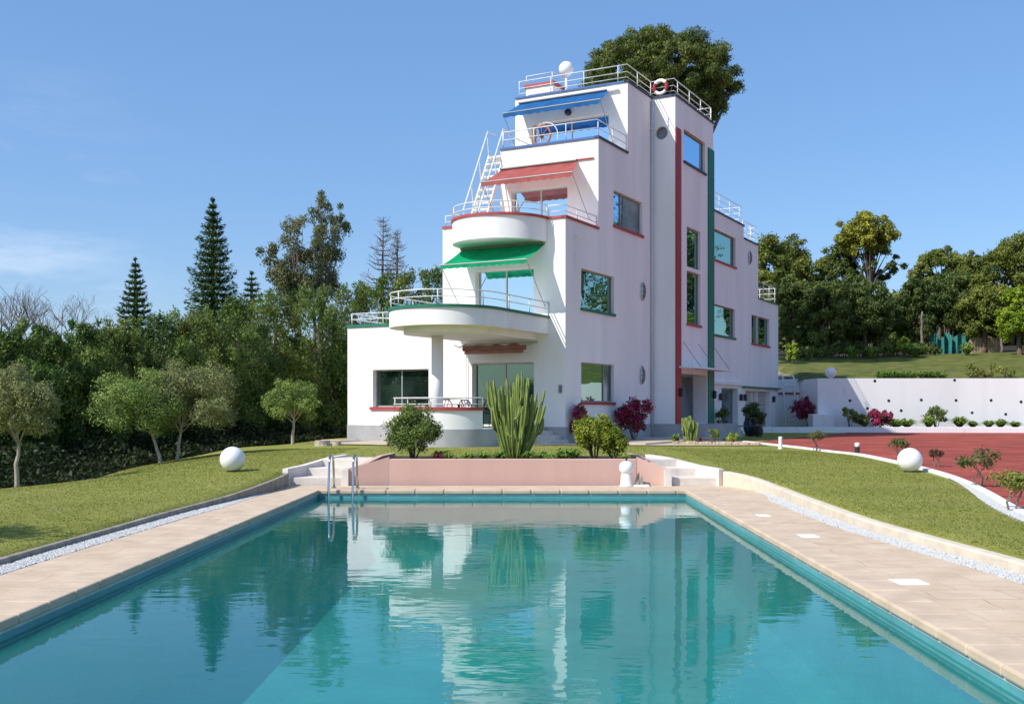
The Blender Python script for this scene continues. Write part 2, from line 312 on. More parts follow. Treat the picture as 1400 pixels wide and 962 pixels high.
# ------------------------------------------------------------------ foliage
def unit(a): return a / np.maximum(1e-9, np.linalg.norm(a, axis=1, keepdims=True))
def leaf_quads(P, Nn, size, aspect=1.8, jit=.8, along=None, ajit=.5):
    n = len(P); Nn = unit(Nn + rng.normal(0, jit, (n, 3)))
    if along is None: A = rng.normal(0, 1, (n, 3))
    else: A = along + rng.normal(0, ajit, (n, 3))
    A = unit(A - Nn * (A * Nn).sum(1, keepdims=True)); B = np.cross(Nn, A)
    s = (size * rng.uniform(.6, 1.35, n))[:, None]
    a = A * s * .5; b = B * s * .5 / aspect
    V = np.stack([P - a, P + b * 1.0 - a * .1, P + a, P - b - a * .1], 1).reshape(-1, 3); return V
def blobs_in(c, rad, k, rmin, rmax, lo=-1.0, shell=.55):
    out = []
    c = np.array(c, float); rad = np.array(rad, float)
    while len(out) < k:
        d = rng.normal(0, 1, 3); d /= np.linalg.norm(d)
        if d[2] < lo: continue
        q = rng.uniform(shell, 1.0) ** .7
        r = rng.uniform(rmin, rmax) * rad.mean()
        p = c + d * (rad - r * .75) * q
        out.append((p, r))
    return out
def blob_leaves(blobs, n, size, aspect=1.8, flat=.8, center=None, style='leaf'):
    C = np.array([b[0] for b in blobs]); R = np.array([b[1] for b in blobs]); w = R ** 2; w /= w.sum()
    i = rng.choice(len(blobs), n, p=w); D = unit(rng.normal(0, 1, (n, 3)) + np.array([0, 0, .25]))
    q = 1 - .6 * rng.random(n) ** 1.8
    ph = rng.uniform(0, 6.28, (len(blobs), 3))[i]
    q *= 1 + .20 * np.sin(4.2 * D[:, 0] + ph[:, 0]) * np.sin(3.6 * D[:, 1] + ph[:, 1]) + .16 * np.sin(5.5 * D[:, 2] + 3.1 * D[:, 0] + ph[:, 2])
    sp = rng.random(n) < .16; q[sp] *= rng.uniform(1.0, 1.38, sp.sum())
    P = C[i] + D * (R[i] * q)[:, None] * np.array([1, 1, flat])
    if style == 'spray':
        al = unit(D * np.array([1, 1, .3]) + np.array([0, 0, .8])); return leaf_quads(P, D, size, aspect, .7, al, .35)
    if style == 'droop':
        al = unit(D * np.array([1, 1, .2]) + np.array([0, 0, -.9])); return leaf_quads(P, D, size, aspect, .7, al, .4)
    return leaf_quads(P, D + np.array([0, 0, .35]), size, aspect, .55)
def limb_mb(base, top, r, targets, n=8, wob=.04, f0=.55):
    mb = MB(); base = Vector(base); top = Vector(top); h = (top - base).length
    pts = []; m = 7
    for i in range(m + 1):
        f = i / m; p = base.lerp(top, f) + Vector((random.uniform(-1, 1), random.uniform(-1, 1), 0)) * wob * h * (0 if i in (0,) else .5); pts.append(p)
    mb.tube(pts, [r * (1.25 if i == 0 else 1 - .55 * i / m) for i in range(m + 1)], n)
    for tg in targets:
        f = random.uniform(f0, .98); a = pts[min(m, int(f * m))]; tg = Vector(tg)
        mid = a.lerp(tg, .5) + Vector((random.uniform(-.1, .1), random.uniform(-.1, .1), .08)) * (tg - a).length
        rr = r * random.uniform(.28, .45); mb.tube([a, mid, tg], [rr, rr * .65, rr * .25], 5)
    return mb
def tree(name, label, cat, x, y, z0, trunk_h, tr, crown_c, crown_r, nblob, brange, nleaf, lsize, mat, bark='bark', lo=-.6, aspect=1.8, style='leaf', lean=(0, 0), group=None, flat=.85, shell=.5, extra=None, trunks=1):
    t = thing(name, label, cat, (x, y, z0), group)
    B = blobs_in(crown_c, crown_r, nblob, *brange, lo=lo, shell=shell)
    if extra: B += [(np.array(p, float), r) for p, r in extra]
    tg = [tuple(b[0]) for b in random.sample(B, min(len(B), 9))]
    mb = MB()
    for k in range(trunks):
        ox = (k - (trunks - 1) / 2) * tr * 3
        m2 = limb_mb((x + ox * .5, y, z0 - .1), (x + lean[0] + ox, y + lean[1], z0 + trunk_h), tr, tg[k::trunks], f0=.8 if name == 'lawn_tree' else .55)
        b = len(mb.v); mb.v += m2.v; mb.f += [tuple(i + b for i in f) for f in m2.f]
    mb.build('trunk', bark, t, smooth=True)
    npmesh('crown', blob_leaves(B, nleaf, lsize, aspect, flat, style=style), 4, mat, t)
    return t

# ------------------------------------------------------------------ terrain height
CP = np.array([(-5, 0, .03), (-5, 5, .03), (-5, 10, .03), (-4.8, 15.7, .05), (-4.4, 20, .10), (-3.6, 22.4, .45), (-2, 22.8, .45), (0, 22.8, .45), (2, 22.8, .45), (2.9, 22.6, .45), (4.1, 20.6, .14), (4.6, 19, .1), (4.3, 13, .1),
    (4.6, 9.6, .1), (4.6, 4, .1), (4.6, 0, .1), (-10.2, 21.3, -.05), (-9.8, 28, .12), (-8.9, 35, .25), (-7, 40, .3), (-5.6, 21.5, .19), (-5.5, 25, .32), (-8, 15, .06), (-9, 8, -.02), (-6, 30, .34), (-4, 27, .4),
    (-6, 34, .3), (-1, 30, .34), (0, 26, .42), (2, 30, .34), (5, 26, .38), (6, 33, .3), (10, 42, .24), (14, 50, .22), (16, 55, .22), (7.8, 21, .26), (8.5, 23.4, .25), (8.7, 31, .27), (8, 19.4, .23),
    (6.2, 12.9, .15), (6.5, 16, .2), (12, 30, .22), (14, 40, .22), (20, 50, .2), (15, 20, .2), (20, 30, .2), (10, 12, .14), (10, 5, .1), (30, 40, .2), (30, 20, .2), (30, 60, .2), (-30, 20, -.9), (-30, 50, -.6), (-16, 22, -1.0), (-16, 32, -.8), (-16, 10, -.4), (-12, 42, -.1), (-12.6, 24, -.75), (-12.2, 28, -.5), (-12, 33, -.25), (-11, 38, -.1), (0, 60, .3), (0, 45, .3), (14, 62, .25)])
def gz(x, y):
    d2 = (CP[:, 0] - x) ** 2 + (CP[:, 1] - y) ** 2
    w = np.exp(-d2 / (2 * 2.0 ** 2)) + 1e-4 / (1 + d2 / 20) ** 2
    return float((w * CP[:, 2]).sum() / w.sum())
ip = lambda y, xs, vs: float(np.interp(y, xs, vs))
def smooth(ys, xs, w):
    Y = np.arange(-8, 40, .1); X = np.interp(Y, ys, xs); k = int(w / .1) | 1; P = np.pad(X, k // 2, 'edge'); return Y, np.convolve(P, np.ones(k) / k, 'valid')
SL = smooth([-6, 10.3, 15.2, 19.5, 24], [-4.95, -4.92, -4.74, -4.27, -4.2], 2.4)
SR = smooth([-6, 9.6, 11.3, 13.1, 16, 18.2, 19.3, 20.35, 22], [4.75, 4.6, 4.45, 4.32, 4.35, 4.48, 4.36, 3.98, 3.4], 1.4)
def xl_deck(y): return ip(y, *SL) if y < 20.2 else -4.30
def xr_deck(y): return ip(y, *SR)
def xl_lawn(y): return xl_deck(y) if y <= 20.35 else ip(y, [20.35, 22.5, 22.6], [-4.36, -3.50, -3.50])
def xr_lawn(y): return xr_deck(y) + (.13 if y < 20.3 else 0) if y <= 20.35 else ip(y, [20.35, 22.5, 22.6], [4.02, 2.9, 2.9])
def ramp_pts(a, b, d0, k):
    out = [a]; d = d0
    while out[-1] < b: out.append(min(b, out[-1] + d)); d *= k
    return out
YS = sorted(set([-400, -150, -60, -25, -12] + [round(v, 3) for v in np.arange(-6, 22.5, .5)] + [20.35, 22.5] + [22.6] + list(np.arange(23, 62, .75)) + [64, 68, 75, 90, 120, 200, 400, 900, 2000]))
mb = MB()
gx = [0.0] + [g + .012 for g in ramp_pts(0, 1500, .35, 1.12)]
def strip(xfun, rows, sgn):
    idx = []
    for y in rows:
        r = []
        for g in gx:
            x = xfun(y) + sgn * g; r.append(len(mb.v)); mb.v.append((x, y, gz(x, y) if g > 0.001 or y > 22.4 else -.22))
        idx.append(r)
    for a in range(len(idx) - 1):
        for b in range(len(gx) - 1):
            q = (idx[a][b], idx[a][b + 1], idx[a + 1][b + 1], idx[a + 1][b]); mb.f.append(q if sgn > 0 else q[::-1])
strip(xl_lawn, YS, -1); strip(xr_lawn, YS, 1)
rows = [y for y in YS if y >= 22.6]; cols = np.linspace(-3.5, 2.9, 10); b0 = len(mb.v)
for y in rows:
    for x in cols: mb.v.append((x, y, gz(x, y)))
for a in range(len(rows) - 1):
    for b in range(9): i = b0 + a * 10 + b; mb.f.append((i, i + 1, i + 11, i + 10))
rows = [y for y in YS if y <= -6]; b0 = len(mb.v)
for y in rows:
    for x in (-4.95, 0, 4.88): mb.v.append((x, y, .03))
for a in range(len(rows) - 1):
    for b in range(2): i = b0 + a * 3 + b; mb.f.append((i, i + 1, i + 4, i + 3))
lawn = props(mb.build('ground', 'lawn', smooth=True), 'mown green lawn sloping gently around the swimming pool', None, None, 'structure')

# grass blades on the near lawns
def blades():
    P = []
    def fill(n, x0, x1, y0, y1, test):
        c = 0
        while c < n:
            x = rng.uniform(x0, x1, 4096); y = y0 + (y1 - y0) * rng.random(4096) ** 1.35
            for a, b in zip(x, y):
                if test(a, b): P.append((a, b)); c += 1
                if c >= n: break
    fill(60000, -10.6, -4.2, 8.5, 30, lambda x, y: x < xl_lawn(y) - .04 and x > -10.6 and abs(x) / y < .56)
    fill(44000, 4.2, 8.6, 8.5, 30, lambda x, y: x > xr_lawn(y) + .03 and x < dx(y) - .25 and abs(x) / y < .56)
    fill(14000, -4, 8, 22.7, 32, lambda x, y: x < dx(y) - .3)
    P = np.array(P); z = np.array([gz(a, b) for a, b in P])
    n = len(P); base = np.column_stack([P, z - .005]); th = rng.uniform(0, 2 * PI, n)
    w = rng.uniform(.006, .013, n)[:, None] * (1 + P[:, 1:2] / 20); d = np.column_stack([np.cos(th), np.sin(th), np.zeros(n)])
    h = rng.uniform(.008, .022, n)[:, None]; tip = base + np.column_stack([rng.normal(0, .016, n), rng.normal(0, .016, n), h[:, 0]])
    V = np.stack([base - d * w, base + d * w, tip], 1).reshape(-1, 3)
    props(npmesh('grass', V, 3, 'blade'), 'short mown grass blades on the lawns beside the pool', 'grass', None, 'stuff')

# ------------------------------------------------------------------ driveway
DE = [(6.0, -6), (6.0, 5), (6.0, 10), (6.3, 13), (7.2, 16), (8.0, 19.2), (8.55, 23.4), (8.75, 27), (8.7, 31), (8.2, 34.5), (7.9, 36.5)]
SD = smooth([p[1] for p in DE], [p[0] for p in DE], 3.4)
def dx(y): return ip(y, *SD)
mb = MB(); rowsd = list(np.arange(-6, 36.4, .6)) + [36.5, 38, 40, 42, 44, 46, 48, 50, 52, 54, 56, 58, 60]
gd = ramp_pts(0, 60, .5, 1.1); idx = []
for y in rowsd:
    x0 = dx(min(y, 36.5)) + (0 if y <= 36.5 else (y - 36.5) * .53)
    r = []
    for g in gd: x = x0 + g; r.append(len(mb.v)); mb.v.append((x, y, gz(x, y) + .022))
    idx.append(r)
for a in range(len(idx) - 1):
    for b in range(len(gd) - 1): mb.f.append((idx[a][b], idx[a][b + 1], idx[a + 1][b + 1], idx[a + 1][b]))
props(mb.build('driveway', 'driveway', smooth=True), 'brick red driveway and parking court', None, None, 'structure')
def ribbon(name, fl, fr, rows, top, mat, zt=None, kind='structure', label=None, bev=.01, depth=.2):
    mb = MB(); b = 0; n = len(rows)
    for y in rows:
        a, c = fl(y), fr(y); z = zt(y)
        mb.v += [(a, y, z - depth), (a, y, z), (c, y, z), (c, y, z - depth)]
    for i in range(n - 1):
        for j in range(3): q = i * 4 + j; mb.f.append((q, q + 4, q + 5, q + 1))
    mb.f.append((0, 1, 2, 3)); mb.f.append(tuple((n - 1) * 4 + k for k in (3, 2, 1, 0)))
    return props(mb.build(name, mat, bevel=bev), label, None, None, kind)
rk = list(np.arange(-6, 36.4, .5)) + [36.4]
ribbon('driveway_kerb', lambda y: dx(y) - .12, lambda y: dx(y) + .02, rk, 0, 'kerb' if False else 'wallw', lambda y: gz(dx(y), y) + .05, label='low white kerb between lawn and red driveway')
rk2 = [y for y in rk if y < 19.3]
ribbon('gravel_border', lambda y: dx(y) - .121 - .17 * min(1, max(0, (19.2 - y) / 4)), lambda y: dx(y) - .121, rk2, 0, 'gravelbed', lambda y: gz(dx(y), y) + .02, label='white gravel border beside the driveway kerb', bev=0)
blades()

# ------------------------------------------------------------------ pool
def pxl(y): return ip(y, [2, 19.2], [-3.62, -3.48])
def pxr(y): return ip(y, [2, 19.2], [2.78, 3.13])
PY0, PY1 = 2.2, 19.15; WZ = -.14; CW = .34
rp = list(np.linspace(PY0, PY1, 18))
ribbon('deck_left', lambda y: xl_deck(y) + .30 * max(0, min(1, (19.0 - y) / 3)) + .06, lambda y: pxl(y) - CW, [-6] + list(np.linspace(0, 20.33, 42)), 0, 'deck', lambda y: 0.0, label='sandy paved deck along the left of the pool', bev=0)
ribbon('deck_right', lambda y: pxr(y) + CW, lambda y: xr_deck(y) - .28 * max(0, min(1, (19.2 - y) / 2)) - .0, [-6] + list(np.linspace(0, 20.33, 42)), 0, 'deck', lambda y: 0.0, label='sandy paved deck along the right of the pool', bev=0)
mb = MB()
mb.box8([(pxl(PY1) - CW, PY1 + CW, -.2), (pxr(PY1) + CW, PY1 + CW, -.2), (pxr(20.33) + CW, 20.33, -.2), (pxl(20.33) - CW, 20.33, -.2), (pxl(PY1) - CW, PY1 + CW, 0), (pxr(PY1) + CW, PY1 + CW, 0), (pxr(20.33) + CW, 20.33, 0), (pxl(20.33) - CW, 20.33, 0)])
mb.box(-3.96, 3.12, -6, PY0 - CW, -.2, 0)
props(mb.build('deck_far', 'deck'), 'sandy paved deck at the ends of the pool', None, None, 'structure')
ribbon('gravel_left', lambda y: xl_deck(y) + .06, lambda y: xl_deck(y) + .06 + .30 * max(0, min(1, (19.0 - y) / 3)), [-6] + list(np.linspace(0, 18.9, 30)), 0, 'gravelbed', lambda y: -.012, label='white gravel strip left of the deck', bev=0)
ribbon('gravel_right', lambda y: xr_deck(y) - .28 * max(0, min(1, (19.2 - y) / 2)), lambda y: xr_deck(y) - .001, [-6] + list(np.linspace(0, 19.1, 30)), 0, 'gravelbed', lambda y: -.012, label='white gravel strip right of the deck', bev=0)
ribbon('lawn_kerb_left', lambda y: xl_deck(y) - .02, lambda y: xl_deck(y) + .058, [-6] + list(np.linspace(0, 20.3, 42)), 0, 'kerbdark', lambda y: max(.055, gz(xl_deck(y) - .05, y) + .012), label='thin weathered kerb between left lawn and gravel', depth=.4)
ribbon('lawn_kerb_right', lambda y: xr_deck(y), lambda y: xr_deck(y) + .15, [-6] + list(np.linspace(0, 20.3, 42)), 0, 'kerb', lambda y: max(.06, gz(xr_deck(y) + .2, y) - .012) + .07 * max(0, min(1, (y - 18.4) / 1.2)), label='cream rendered kerb between right lawn and gravel', bev=.02, depth=.5)
# pebbles
def pebbles(fa, fb, y0, y1, n, z0):
    ico = bmesh.new(); bmesh.ops.create_icosphere(ico, subdivisions=1, radius=1); tv = np.array([v.co[:] for v in ico.verts]); tf = np.array([[v.index for v in f.verts] for f in ico.faces]); ico.free()
    y = rng.uniform(y0, y1, n); u = rng.random(n); a = np.array([fa(v) for v in y]); b = np.array([fb(v) for v in y]); x = a + (b - a) * u
    s = rng.uniform(.010, .026, (n, 1, 3)) * np.array([1, 1, .7]); th = rng.uniform(0, PI, n); c, si = np.cos(th), np.sin(th)
    T = tv[None] * s; R = np.stack([T[..., 0] * c[:, None] - T[..., 1] * si[:, None], T[..., 0] * si[:, None] + T[..., 1] * c[:, None], T[..., 2]], -1)
    zz = np.array([z0(p, q) for p, q in zip(x, y)])
    R += np.stack([x, y, zz], -1)[:, None]; return R[:, tf].reshape(-1, 3)
PV = np.concatenate([pebbles(lambda y: xl_deck(y) + .07, lambda y: xl_deck(y) + .05 + .29 * max(0, min(1, (19.0 - y) / 3)), 8.5, 18.8, 7000, lambda x, y: -.004),
                     pebbles(lambda y: xr_deck(y) - .27 * max(0, min(1, (19.2 - y) / 2)), lambda y: xr_deck(y) - .01, 8, 19.0, 7000, lambda x, y: -.004),
                     pebbles(lambda y: dx(y) - .13 - .16 * min(1, max(0, (19.2 - y) / 4)), lambda y: dx(y) - .13, 11, 19, 3500, lambda x, y: gz(dx(y), y) + .025)])
props(npmesh('gravel', PV, 3, 'gravel'), 'loose white pebbles in the strips beside deck and driveway', 'gravel', None, 'stuff')
# coping stones: one ring of slabs with joints
mb = MB()
def slab(p0, p1, q1, q0): mb.box8([(*p0, -.065), (*p1, -.065), (*q1, -.065), (*q0, -.065), (*p0, .012), (*p1, .012), (*q1, .012), (*q0, .012)])
ys = np.linspace(PY0, PY1, 35)
for a, b in zip(ys[:-1], ys[1:]):
    g = .0022
    slab((pxl(a) - CW, a + g), (pxl(a) + .03, a + g), (pxl(b) + .03, b - g), (pxl(b) - CW, b - g))
    slab((pxr(a) - .03, a + g), (pxr(a) + CW, a + g), (pxr(b) + CW, b - g), (pxr(b) - .03, b - g))
xs = np.linspace(pxl(PY1) - CW, pxr(PY1) + CW, 15)
for a, b in zip(xs[:-1], xs[1:]):
    slab((a + .004, PY1 + .002), (b - .004, PY1 + .002), (b - .004, PY1 + CW), (a + .004, PY1 + CW))
xs = np.linspace(pxl(PY0) - CW, pxr(PY0) + CW, 14)
for a, b in zip(xs[:-1], xs[1:]): slab((a + .004, PY0 - CW), (b - .004, PY0 - CW), (b - .004, PY0 - .002), (a + .004, PY0 - .002))
props(mb.build('pool_coping', 'coping', bevel=.018), 'sandstone coping slabs around the pool edge', None, None, 'structure')
# basin
DZ = -1.22
mb = MB(); L0, L1, R0, R1 = (pxl(PY0), PY0), (pxl(PY1), PY1 + .03), (pxr(PY0), PY0), (pxr(PY1), PY1 + .03)
C_ = ((L0, R0), (R0, R1), (R1, L1), (L1, L0)); IN = lambda p: (p[0] + (.32 if p[0] < 0 else -.32), p[1] + (.32 if p[1] < 10 else -.32))
mb.face([(*IN(L0), DZ), (*IN(R0), DZ), (*IN(R1), DZ), (*IN(L1), DZ)])
for a, b in C_:
    ia, ib = IN(a), IN(b); k1 = lambda p, q, f: (p[0] + (q[0] - p[0]) * f, p[1] + (q[1] - p[1]) * f)
    rings = [(0, -.36), (0, DZ + .32), (.09, DZ + .16), (.30, DZ + .06), (1, DZ)]
    for (f0, z0), (f1, z1) in zip(rings[:-1], rings[1:]): mb.face([(*k1(a, ia, f0), z0), (*k1(b, ib, f0), z0), (*k1(b, ib, f1), z1), (*k1(a, ia, f1), z1)])
props(mb.build('pool_floor', 'poolfloor'), 'turquoise pool floor', None, None, 'structure')
mb = MB(); ZT = -.066
for a, b in ((R0, R1), (R1, L1), (L1, L0), (L0, R0)):
    mb.face([(*a, -.36), (*b, -.36), (*b, ZT), (*a, ZT)])
props(mb.build('pool_wall', 'poolwall'), 'teal tiled pool wall', None, None, 'structure')
mb = MB()                                    # pale mortar line under the coping and at the waterline
for (a, b, nx, ny) in ((R0, R1, -1, 0), (R1, L1, 0, -1), (L1, L0, 1, 0)):
    e = .004; o = lambda p: (p[0] + nx * e, p[1] + ny * e)
    mb.face([(*o(a), -.088), (*o(b), -.088), (*o(b), -.067), (*o(a), -.067)])
    mb.face([(*o(a), -.175), (*o(b), -.175), (*o(b), -.158), (*o(a), -.158)])
props(mb.build('pool_waterline', 'poolline'), 'pale mortar lines round the pool wall', None, None, 'structure')
mb = MB(); mb.face([(L0[0], L0[1], WZ), (R0[0], R0[1], WZ), (R1[0], R1[1], WZ), (L1[0], L1[1], WZ)])
props(mb.build('water', 'water'), 'clear turquoise swimming pool water', None, None, 'structure')
# ladder
t = thing('pool_ladder', 'curved stainless steel pool ladder rails at the far left corner', 'pool ladder', (-3.06, 19.6, 0))
for X in (-3.27, -2.84):
    P = [(X, 19.62, .012), (X, 19.60, .25), (X, 19.56, .45)]
    for k in range(9):
        a = PI * k / 8; P.append((X, 19.33 + .22 * math.cos(a), .50 + .13 * math.sin(a)))
    P += [(X, 19.08, .30), (X + .0, 19.03, 0), (X, 19.0, -.5), (X, 19.0, -1.1)]
    m = MB(); m.tube(P, .021, 10); m.build('handrail', 'steel', t, smooth=True)
    m = MB(); m.lathe((X, 19.62, .012), [(.05, 0), (.05, .012), (.03, .02)], 16); m.build('flange', 'steel', t)
for z in (-.3, -.6, -.9):
    m = MB(); m.box(-3.25, -2.86, 18.97, 19.05, z, z + .02); m.build('step', 'steel', t)
lids = [gpt(1037, 704.5), gpt(1100, 732.5), gpt(1240, 795.5)]
for i, (p, lb) in enumerate(zip(lids, ('white skimmer lid in the right deck, farthest from the camera', 'white skimmer lid in the right deck, the middle one', 'white skimmer lid in the right deck, nearest to the camera'))):
    m = MB(); m.box(p[0] - .145, p[0] + .145, p[1] - .13, p[1] + .13, -.01, .008); m.box(p[0] - .03, p[0] + .03, p[1] - .008, p[1] + .008, .008, .011)
    props(m.build('skimmer_lid', 'white_plain', bevel=.003), lb, 'skimmer lid', 'skimmer lids in the deck')

# ------------------------------------------------------------------ planter and stairs
pl = thing('planter', 'long pink rendered planter wall at the far end of the pool', 'planter', (0, 20.6, 0))
PW0, PW1 = -2.36, 2.40
mb = MB(); mb.box8([(PW0, 20.50, -.05), (PW1, 20.50, -.05), (PW1, 20.66, -.05), (PW0, 20.66, -.05), (PW0, 20.50, .50), (PW1, 20.50, .50), (PW1, 20.66, .50), (PW0, 20.66, .50)])
mb.build('wall', 'pink', pl, bevel=.012)
mb = MB(); mb.face([(PW0 - .3, 20.66, .42), (PW1 + .3, 20.66, .42), (PW1 + .4, 22.62, .46), (PW0 - .4, 22.62, .46)]); mb.build('soil', 'soil', pl)
def stair(side, lab):
    st = thing('garden_steps', lab, 'garden steps', (side * 3.6, 20.4, 0), 'steps beside the planter')
    if side < 0: of, ob, inf, inb = (-4.33, 20.38), (-3.50, 22.55), (-3.18, 20.38), (-2.48, 22.2)
    else: of, ob, inf, inb = (3.98, 20.30), (2.86, 22.55), (2.96, 20.30), (2.42, 22.2)
    def wl(a, b, h0, h1, w, mat, name):
        d = Vector((b[0] - a[0], b[1] - a[1])); n = Vector((-d.y, d.x)).normalized() * w * .5
        m = MB(); k = 6; prof = [(0, h0), (.28, h0 + .04), (.72, h1 - .03), (1, h1)]
        for (f0, z0), (f1, z1) in zip(prof[:-1], prof[1:]):
            p = (a[0] + d.x * f0, a[1] + d.y * f0); q = (a[0] + d.x * f1, a[1] + d.y * f1)
            m.box8([(p[0] - n.x, p[1] - n.y, -.1), (q[0] - n.x, q[1] - n.y, -.1), (q[0] + n.x, q[1] + n.y, -.1), (p[0] + n.x, p[1] + n.y, -.1), (p[0] - n.x, p[1] - n.y, z0), (q[0] - n.x, q[1] - n.y, z1), (q[0] + n.x, q[1] + n.y, z1), (p[0] + n.x, p[1] + n.y, z0)])
        bm = m.build(name, mat, st); return bm
    wl(of, ob, .32, .50, .12, 'pinkcap', 'side_wall')
    wl(inf, inb, .31, .54, .12, 'pink' , 'side_wall')
    # white front end caps
    for c in (inf,):
        m = MB(); m.box(c[0] - .068, c[0] + .068, c[1] - .075, c[1] + .0, -.02, .315); m.build('end_cap', 'pinkcap', st, bevel=.006)
    for k in range(3):
        f0 = .02 + k * .26; f1 = f0 + .30 if k < 2 else .98
        lerp = lambda a, b, f: (a[0] + (b[0] - a[0]) * f, a[1] + (b[1] - a[1]) * f)
        p0, p1, q1, q0 = lerp(of, ob, f0), lerp(inf, inb, f0), lerp(inf, inb, f1), lerp(of, ob, f1)
        if side > 0: p0, p1, q1, q0 = p1, p0, q0, q1
        y = p0[1]
        m = MB(); z = .15 * (k + 1)
        m.box8([(*p0, -.05), (*p1, -.05), (*q1, -.05), (*q0, -.05), (*p0, z), (*p1, z), (*q1, z), (*q0, z)]); m.build('step', 'stepstone', st, bevel=.01)
    return st
stair(-1, 'whitewashed garden steps left of the pink planter'); stair(1, 'whitewashed garden steps right of the pink planter')
# inclined pink cheek between planter wall and left stair is the inner side wall; short return walls
mb = MB()
mb.box8([(-3.12, 20.40, -.05), (PW0, 20.50, -.05), (PW0, 20.62, -.05), (-3.05, 20.60, -.05), (-3.12, 20.40, .32), (PW0, 20.50, .54), (PW0, 20.62, .54), (-3.05, 20.60, .32)])
mb.build('return_wall', 'pink', pl)
mb = MB()
mb.box8([(PW1, 20.50, -.05), (2.9, 20.34, -.05), (2.86, 20.5, -.05), (PW1, 20.62, -.05), (PW1, 20.50, .54), (2.9, 20.34, .34), (2.86, 20.5, .34), (PW1, 20.62, .54)])
mb.build('return_wall', 'pink', pl)
# fountain and little sail
fx, fy = xat(856, 20.2), 20.15
t = thing('pool_fountain', 'white bulbous pedestal fountain with black spout beside the planter', 'fountain', (fx, fy, 0))
m = MB(); m.lathe((fx, fy, 0), [(.13, 0), (.13, .02), (.11, .04), (.105, .20), (.09, .25)], 24); m.build('pedestal', 'white_plain', t, smooth=True)
m = MB(); m.lathe((fx, fy, 0), [(.05, .22), (.10, .25), (.135, .31), (.14, .38), (.115, .44), (.06, .475), (.02, .48)], 24); m.build('bowl', 'white_plain', t, smooth=True)
m = MB(); m.tube([(fx, fy, .47), (fx, fy, .54), (fx + .015, fy - .02, .56)], .018, 8); m.build('spout', 'dark', t)
t = thing('sail_ornament', 'small grey sail shaped ornament on a white slab beside the fountain', 'ornament', (fx + .22, fy, 0))
m = MB(); m.box(fx + .13, fx + .42, fy - .12, fy + .12, .0, .035); m.build('base_slab', 'white_plain', t, bevel=.004)
m = MB()
for off, s in ((0, 1), (.06, .72)):
    pts = [(-.09 * s, 0), (-.07 * s, .10 * s), (-.03 * s, .19 * s), (.0, .25 * s), (.012, .12 * s), (.012, 0)]
    n = len(pts); b = len(m.v)
    for dy in (-.012, .012): m.v += [(fx + .24 + off + a, fy + dy, .035 + c) for a, c in pts]
    m.f.append(tuple(b + i for i in range(n))); m.f.append(tuple(b + n + i for i in reversed(range(n))))
    for i in range(n): j = (i + 1) % n; m.f.append((b + j, b + i, b + n + i, b + n + j))
m.build('sail', 'kerbdark', t)

# ------------------------------------------------------------------ villa
A = math.radians(28.4); US, UC = math.sin(A), math.cos(A)
def Hh(s, t, z): return (1.70 - UC * t + US * s, 34 + US * t + UC * s, z)
V0 = (1.70, 34.0, .25)
villa = thing('villa', 'tall white stepped villa with round balconies and colour trimmed terraces', 'villa', V0)
GB = .05
def block(mb, s0, s1, t0, t1, z0, z1, faces='TLBFR'):
    p = {(i, j, k): Hh((s0, s1)[i], (t0, t1)[j], (z0, z1)[k]) for i in (0, 1) for j in (0, 1) for k in (0, 1)}
    q = {'T': (p[0, 0, 1], p[1, 0, 1], p[1, 1, 1], p[0, 1, 1]), 'U': (p[0, 0, 0], p[0, 1, 0], p[1, 1, 0], p[1, 0, 0]),
         'F': (p[0, 1, 0], p[0, 0, 0], p[0, 0, 1], p[0, 1, 1]), 'B': (p[1, 0, 0], p[1, 1, 0], p[1, 1, 1], p[1, 0, 1]),
         'R': (p[0, 0, 0], p[1, 0, 0], p[1, 0, 1], p[0, 0, 1]), 'L': (p[1, 1, 0], p[0, 1, 0], p[0, 1, 1], p[1, 1, 1])}
    for f in faces: mb.face(q[f])
def facade(mb, P, regions, holes):
    xs = sorted({v for r in regions for v in r[:2]} | {v for h in holes for v in h[:2]}); zs = sorted({v for r in regions for v in r[2:4]} | {v for h in holes for v in h[2:4]})
    for a, b in zip(xs[:-1], xs[1:]):
        for c, d in zip(zs[:-1], zs[1:]):
            x = (a + b) / 2; z = (c + d) / 2
            if not any(r[0] <= x <= r[1] and r[2] <= z <= r[3] for r in regions): continue
            if any(h[0] <= x <= h[1] and h[2] <= z <= h[3] for h in holes): continue
            mb.face([P(a, c, 0), P(b, c, 0), P(b, d, 0), P(a, d, 0)])
    for h in holes:
        a, b, c, d, e = h[:5]
        mb.face([P(a, c, 0), P(a, c, e), P(b, c, e), P(b, c, 0)]); mb.face([P(a, d, e), P(a, d, 0), P(b, d, 0), P(b, d, e)])
        mb.face([P(a, c, e), P(a, c, 0), P(a, d, 0), P(a, d, e)]); mb.face([P(b, c, 0), P(b, c, e), P(b, d, e), P(b, d, 0)])
wall = MB()
PR = lambda a, z, e: Hh(a, e, z)              # right facade: a = s, inset = +t
PT = lambda a, z, e: Hh(a, -.94 + e, z)       # tower side
def PFs(s0): return lambda a, z, e: Hh(s0 + e, 4.6 - a, z)   # front planes: a = 4.6 - t (runs left to right)
T = lambda t: 4.6 - t
ZA, ZB, ZC, ZD, ZE, ZF, ZG = 7.52, 10.63, 13.22, 10.20, 9.60, 6.93, 4.32
